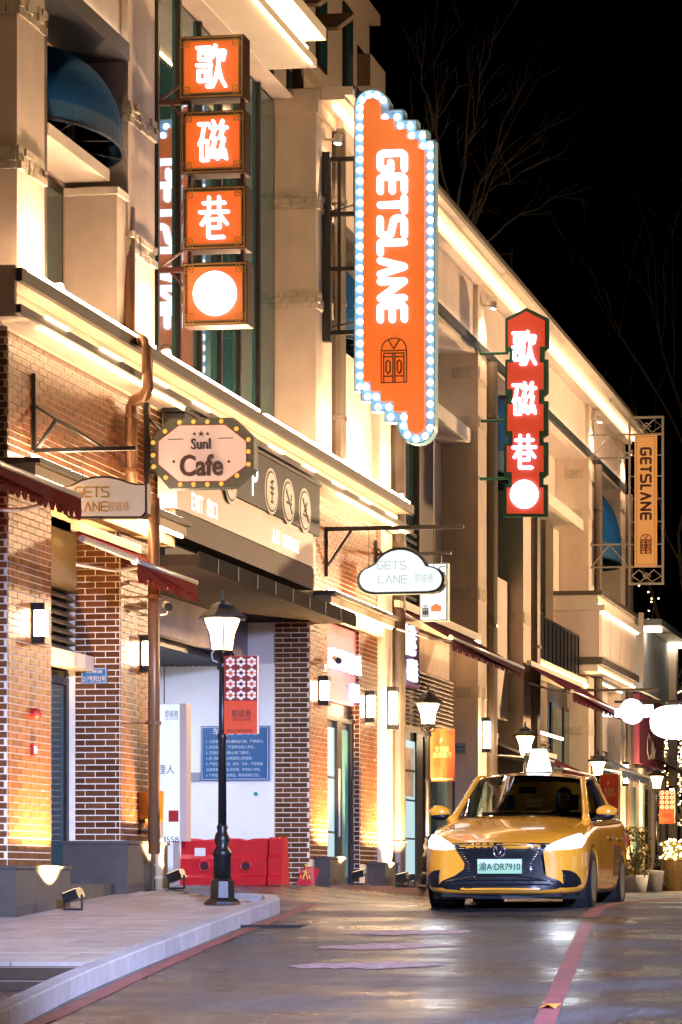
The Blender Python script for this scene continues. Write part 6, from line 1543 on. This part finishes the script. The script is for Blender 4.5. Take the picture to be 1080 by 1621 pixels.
# cabin interior
M_in = mat('cabin_dark', (.02, .022, .025), .7)
MB().box(-.66, .66, 1.42, 1.85, .70, .98).build('dashboard', M_in, TX)
for sg in (1, -1):
    MB().box(sg*.38-.24, sg*.38+.24, 2.45, 2.60, .45, 1.08).box(sg*.38-.24, sg*.38+.24, 2.0, 2.5, .38, .52).build('seat', M_in, TX); MB().box(sg*.38-.13, sg*.38+.13, 2.50, 2.60, 1.10, 1.27).build('headrest', M_in, TX)
MB().box(-.68, .68, 3.4, 3.6, .5, 1.10).build('rear_seat', M_in, TX)
MB().tube([(.38+.17*math.cos(R(t)), 1.86+.05*math.sin(R(t)), .93+.16*math.sin(R(t))) for t in range(0, 361, 24)], .014, 6).build('steering_wheel', M_cblk, TX)
MB().box(-.10, .10, 1.98, 2.02, 1.27, 1.34).build('rear_view_mirror', M_cblk, TX)
MB().box(.02, .20, 1.66, 1.665, 1.12, 1.20).build('permit_card', M_white, TX)
text('lettering', '023-2288-8558', (.11, 1.655, 1.145), .018, M_cblk, TX, width=.15)
for k, (x0, ln) in enumerate(((-.45, .62), (.12, .60))): MB().tube([(x0, 1.22+.10*(x0/.7)**2, .97), (x0+ln, 1.30+.16*((x0+ln)/.7)**2, .985)], .010, 5).build('wiper', M_cblk, TX)
for sg in (1, -1): lamp('SPOT', 'headlight_beam', (sg*.70, -.02, .70), 14, (.78, .88, 1), TX, (sg*.62, -8, .10), .06, 75, .8)
lamp('POINT', 'cabin_light', (0, 2.3, 1.33), .35, (.75, .88, 1), TX, None, .05)
TX.location = CAR_LOC; TX.rotation_euler = (0, 0, CAR_ROT); TX.scale = (.99, 1.04, 1.06)
# driver, one continuous skinned figure
def skin_person(label, joints, edges, root, loc, rot):
    me = bpy.data.meshes.new('person'); me.from_pydata([j[0] for j in joints], edges, []); o = bpy.data.objects.new('person', me); COL.objects.link(o)
    md = o.modifiers.new('k', 'SKIN'); md.use_smooth_shade = True
    for v, j in zip(me.skin_vertices[0].data, joints): v.radius = (j[1], j[2] if len(j) > 2 else j[1]); v.use_root = False
    me.skin_vertices[0].data[root].use_root = True
    s2 = o.modifiers.new('s', 'SUBSURF'); s2.levels = 2; s2.render_levels = 2
    bpy.context.view_layer.update(); m2 = bpy.data.meshes.new_from_object(o.evaluated_get(bpy.context.evaluated_depsgraph_get())); o.modifiers.clear(); o.data = m2
    o.location = loc; o.rotation_euler = (0, 0, rot); o.scale = (.99, 1.04, 1.06); return tag(o, label, 'person')
J = [((.38, 2.36, .56), .14, .16), ((.38, 2.38, .78), .13, .17), ((.38, 2.37, .97), .11, .18), ((.38, 2.34, 1.08), .055), ((.38, 2.30, 1.15), .065), ((.38, 2.29, 1.24), .085), ((.38, 2.30, 1.30), .06),
     ((.20, 2.35, 1.00), .065), ((.17, 2.15, .86), .05), ((.24, 1.92, .92), .038), ((.56, 2.35, 1.00), .065), ((.60, 2.15, .86), .05), ((.52, 1.92, .92), .038), ((.28, 2.1, .56), .085), ((.28, 1.85, .58), .07), ((.30, 1.62, .36), .05), ((.48, 2.1, .56), .085), ((.48, 1.85, .58), .07), ((.48, 1.62, .36), .05)]
PE = skin_person('driver in dark clothes sitting behind the taxi steering wheel', J, [(0, 1), (1, 2), (2, 3), (3, 4), (4, 5), (5, 6), (2, 7), (7, 8), (8, 9), (2, 10), (10, 11), (11, 12), (0, 13), (13, 14), (14, 15), (0, 16), (16, 17), (17, 18)], 0, CAR_LOC, CAR_ROT)
PE.data.materials.clear(); PE.data.materials.append(mat('dark_clothes', (.02, .022, .028), .8))
def pchild(mb_, name, m_): o = mb_.build(name, m_, None, smooth=True); o.parent = PE; return o
pchild(MB().ball((.38, 2.245, 1.215), .072, .055, .095, n=12, m=8), 'face', mat('skin', (.42, .25, .18), .5))
pchild(MB().ball((.38, 2.30, 1.265), .092, .092, .085, n=12, m=8), 'hair', mat('hair_black', (.006, .005, .005), .5))
fm = mat('face_dark', (.03, .015, .012), .5)
for sx in (-.028, .028): pchild(MB().ball((.38+sx, 2.196, 1.225), .011, .006, .006, n=6, m=4), 'eye', fm)
pchild(MB().ball((.38, 2.186, 1.20), .010, .014, .018, n=6, m=4), 'nose', MATS['skin']); pchild(MB().ball((.38, 2.196, 1.172), .020, .006, .006, n=6, m=4), 'mouth', fm)
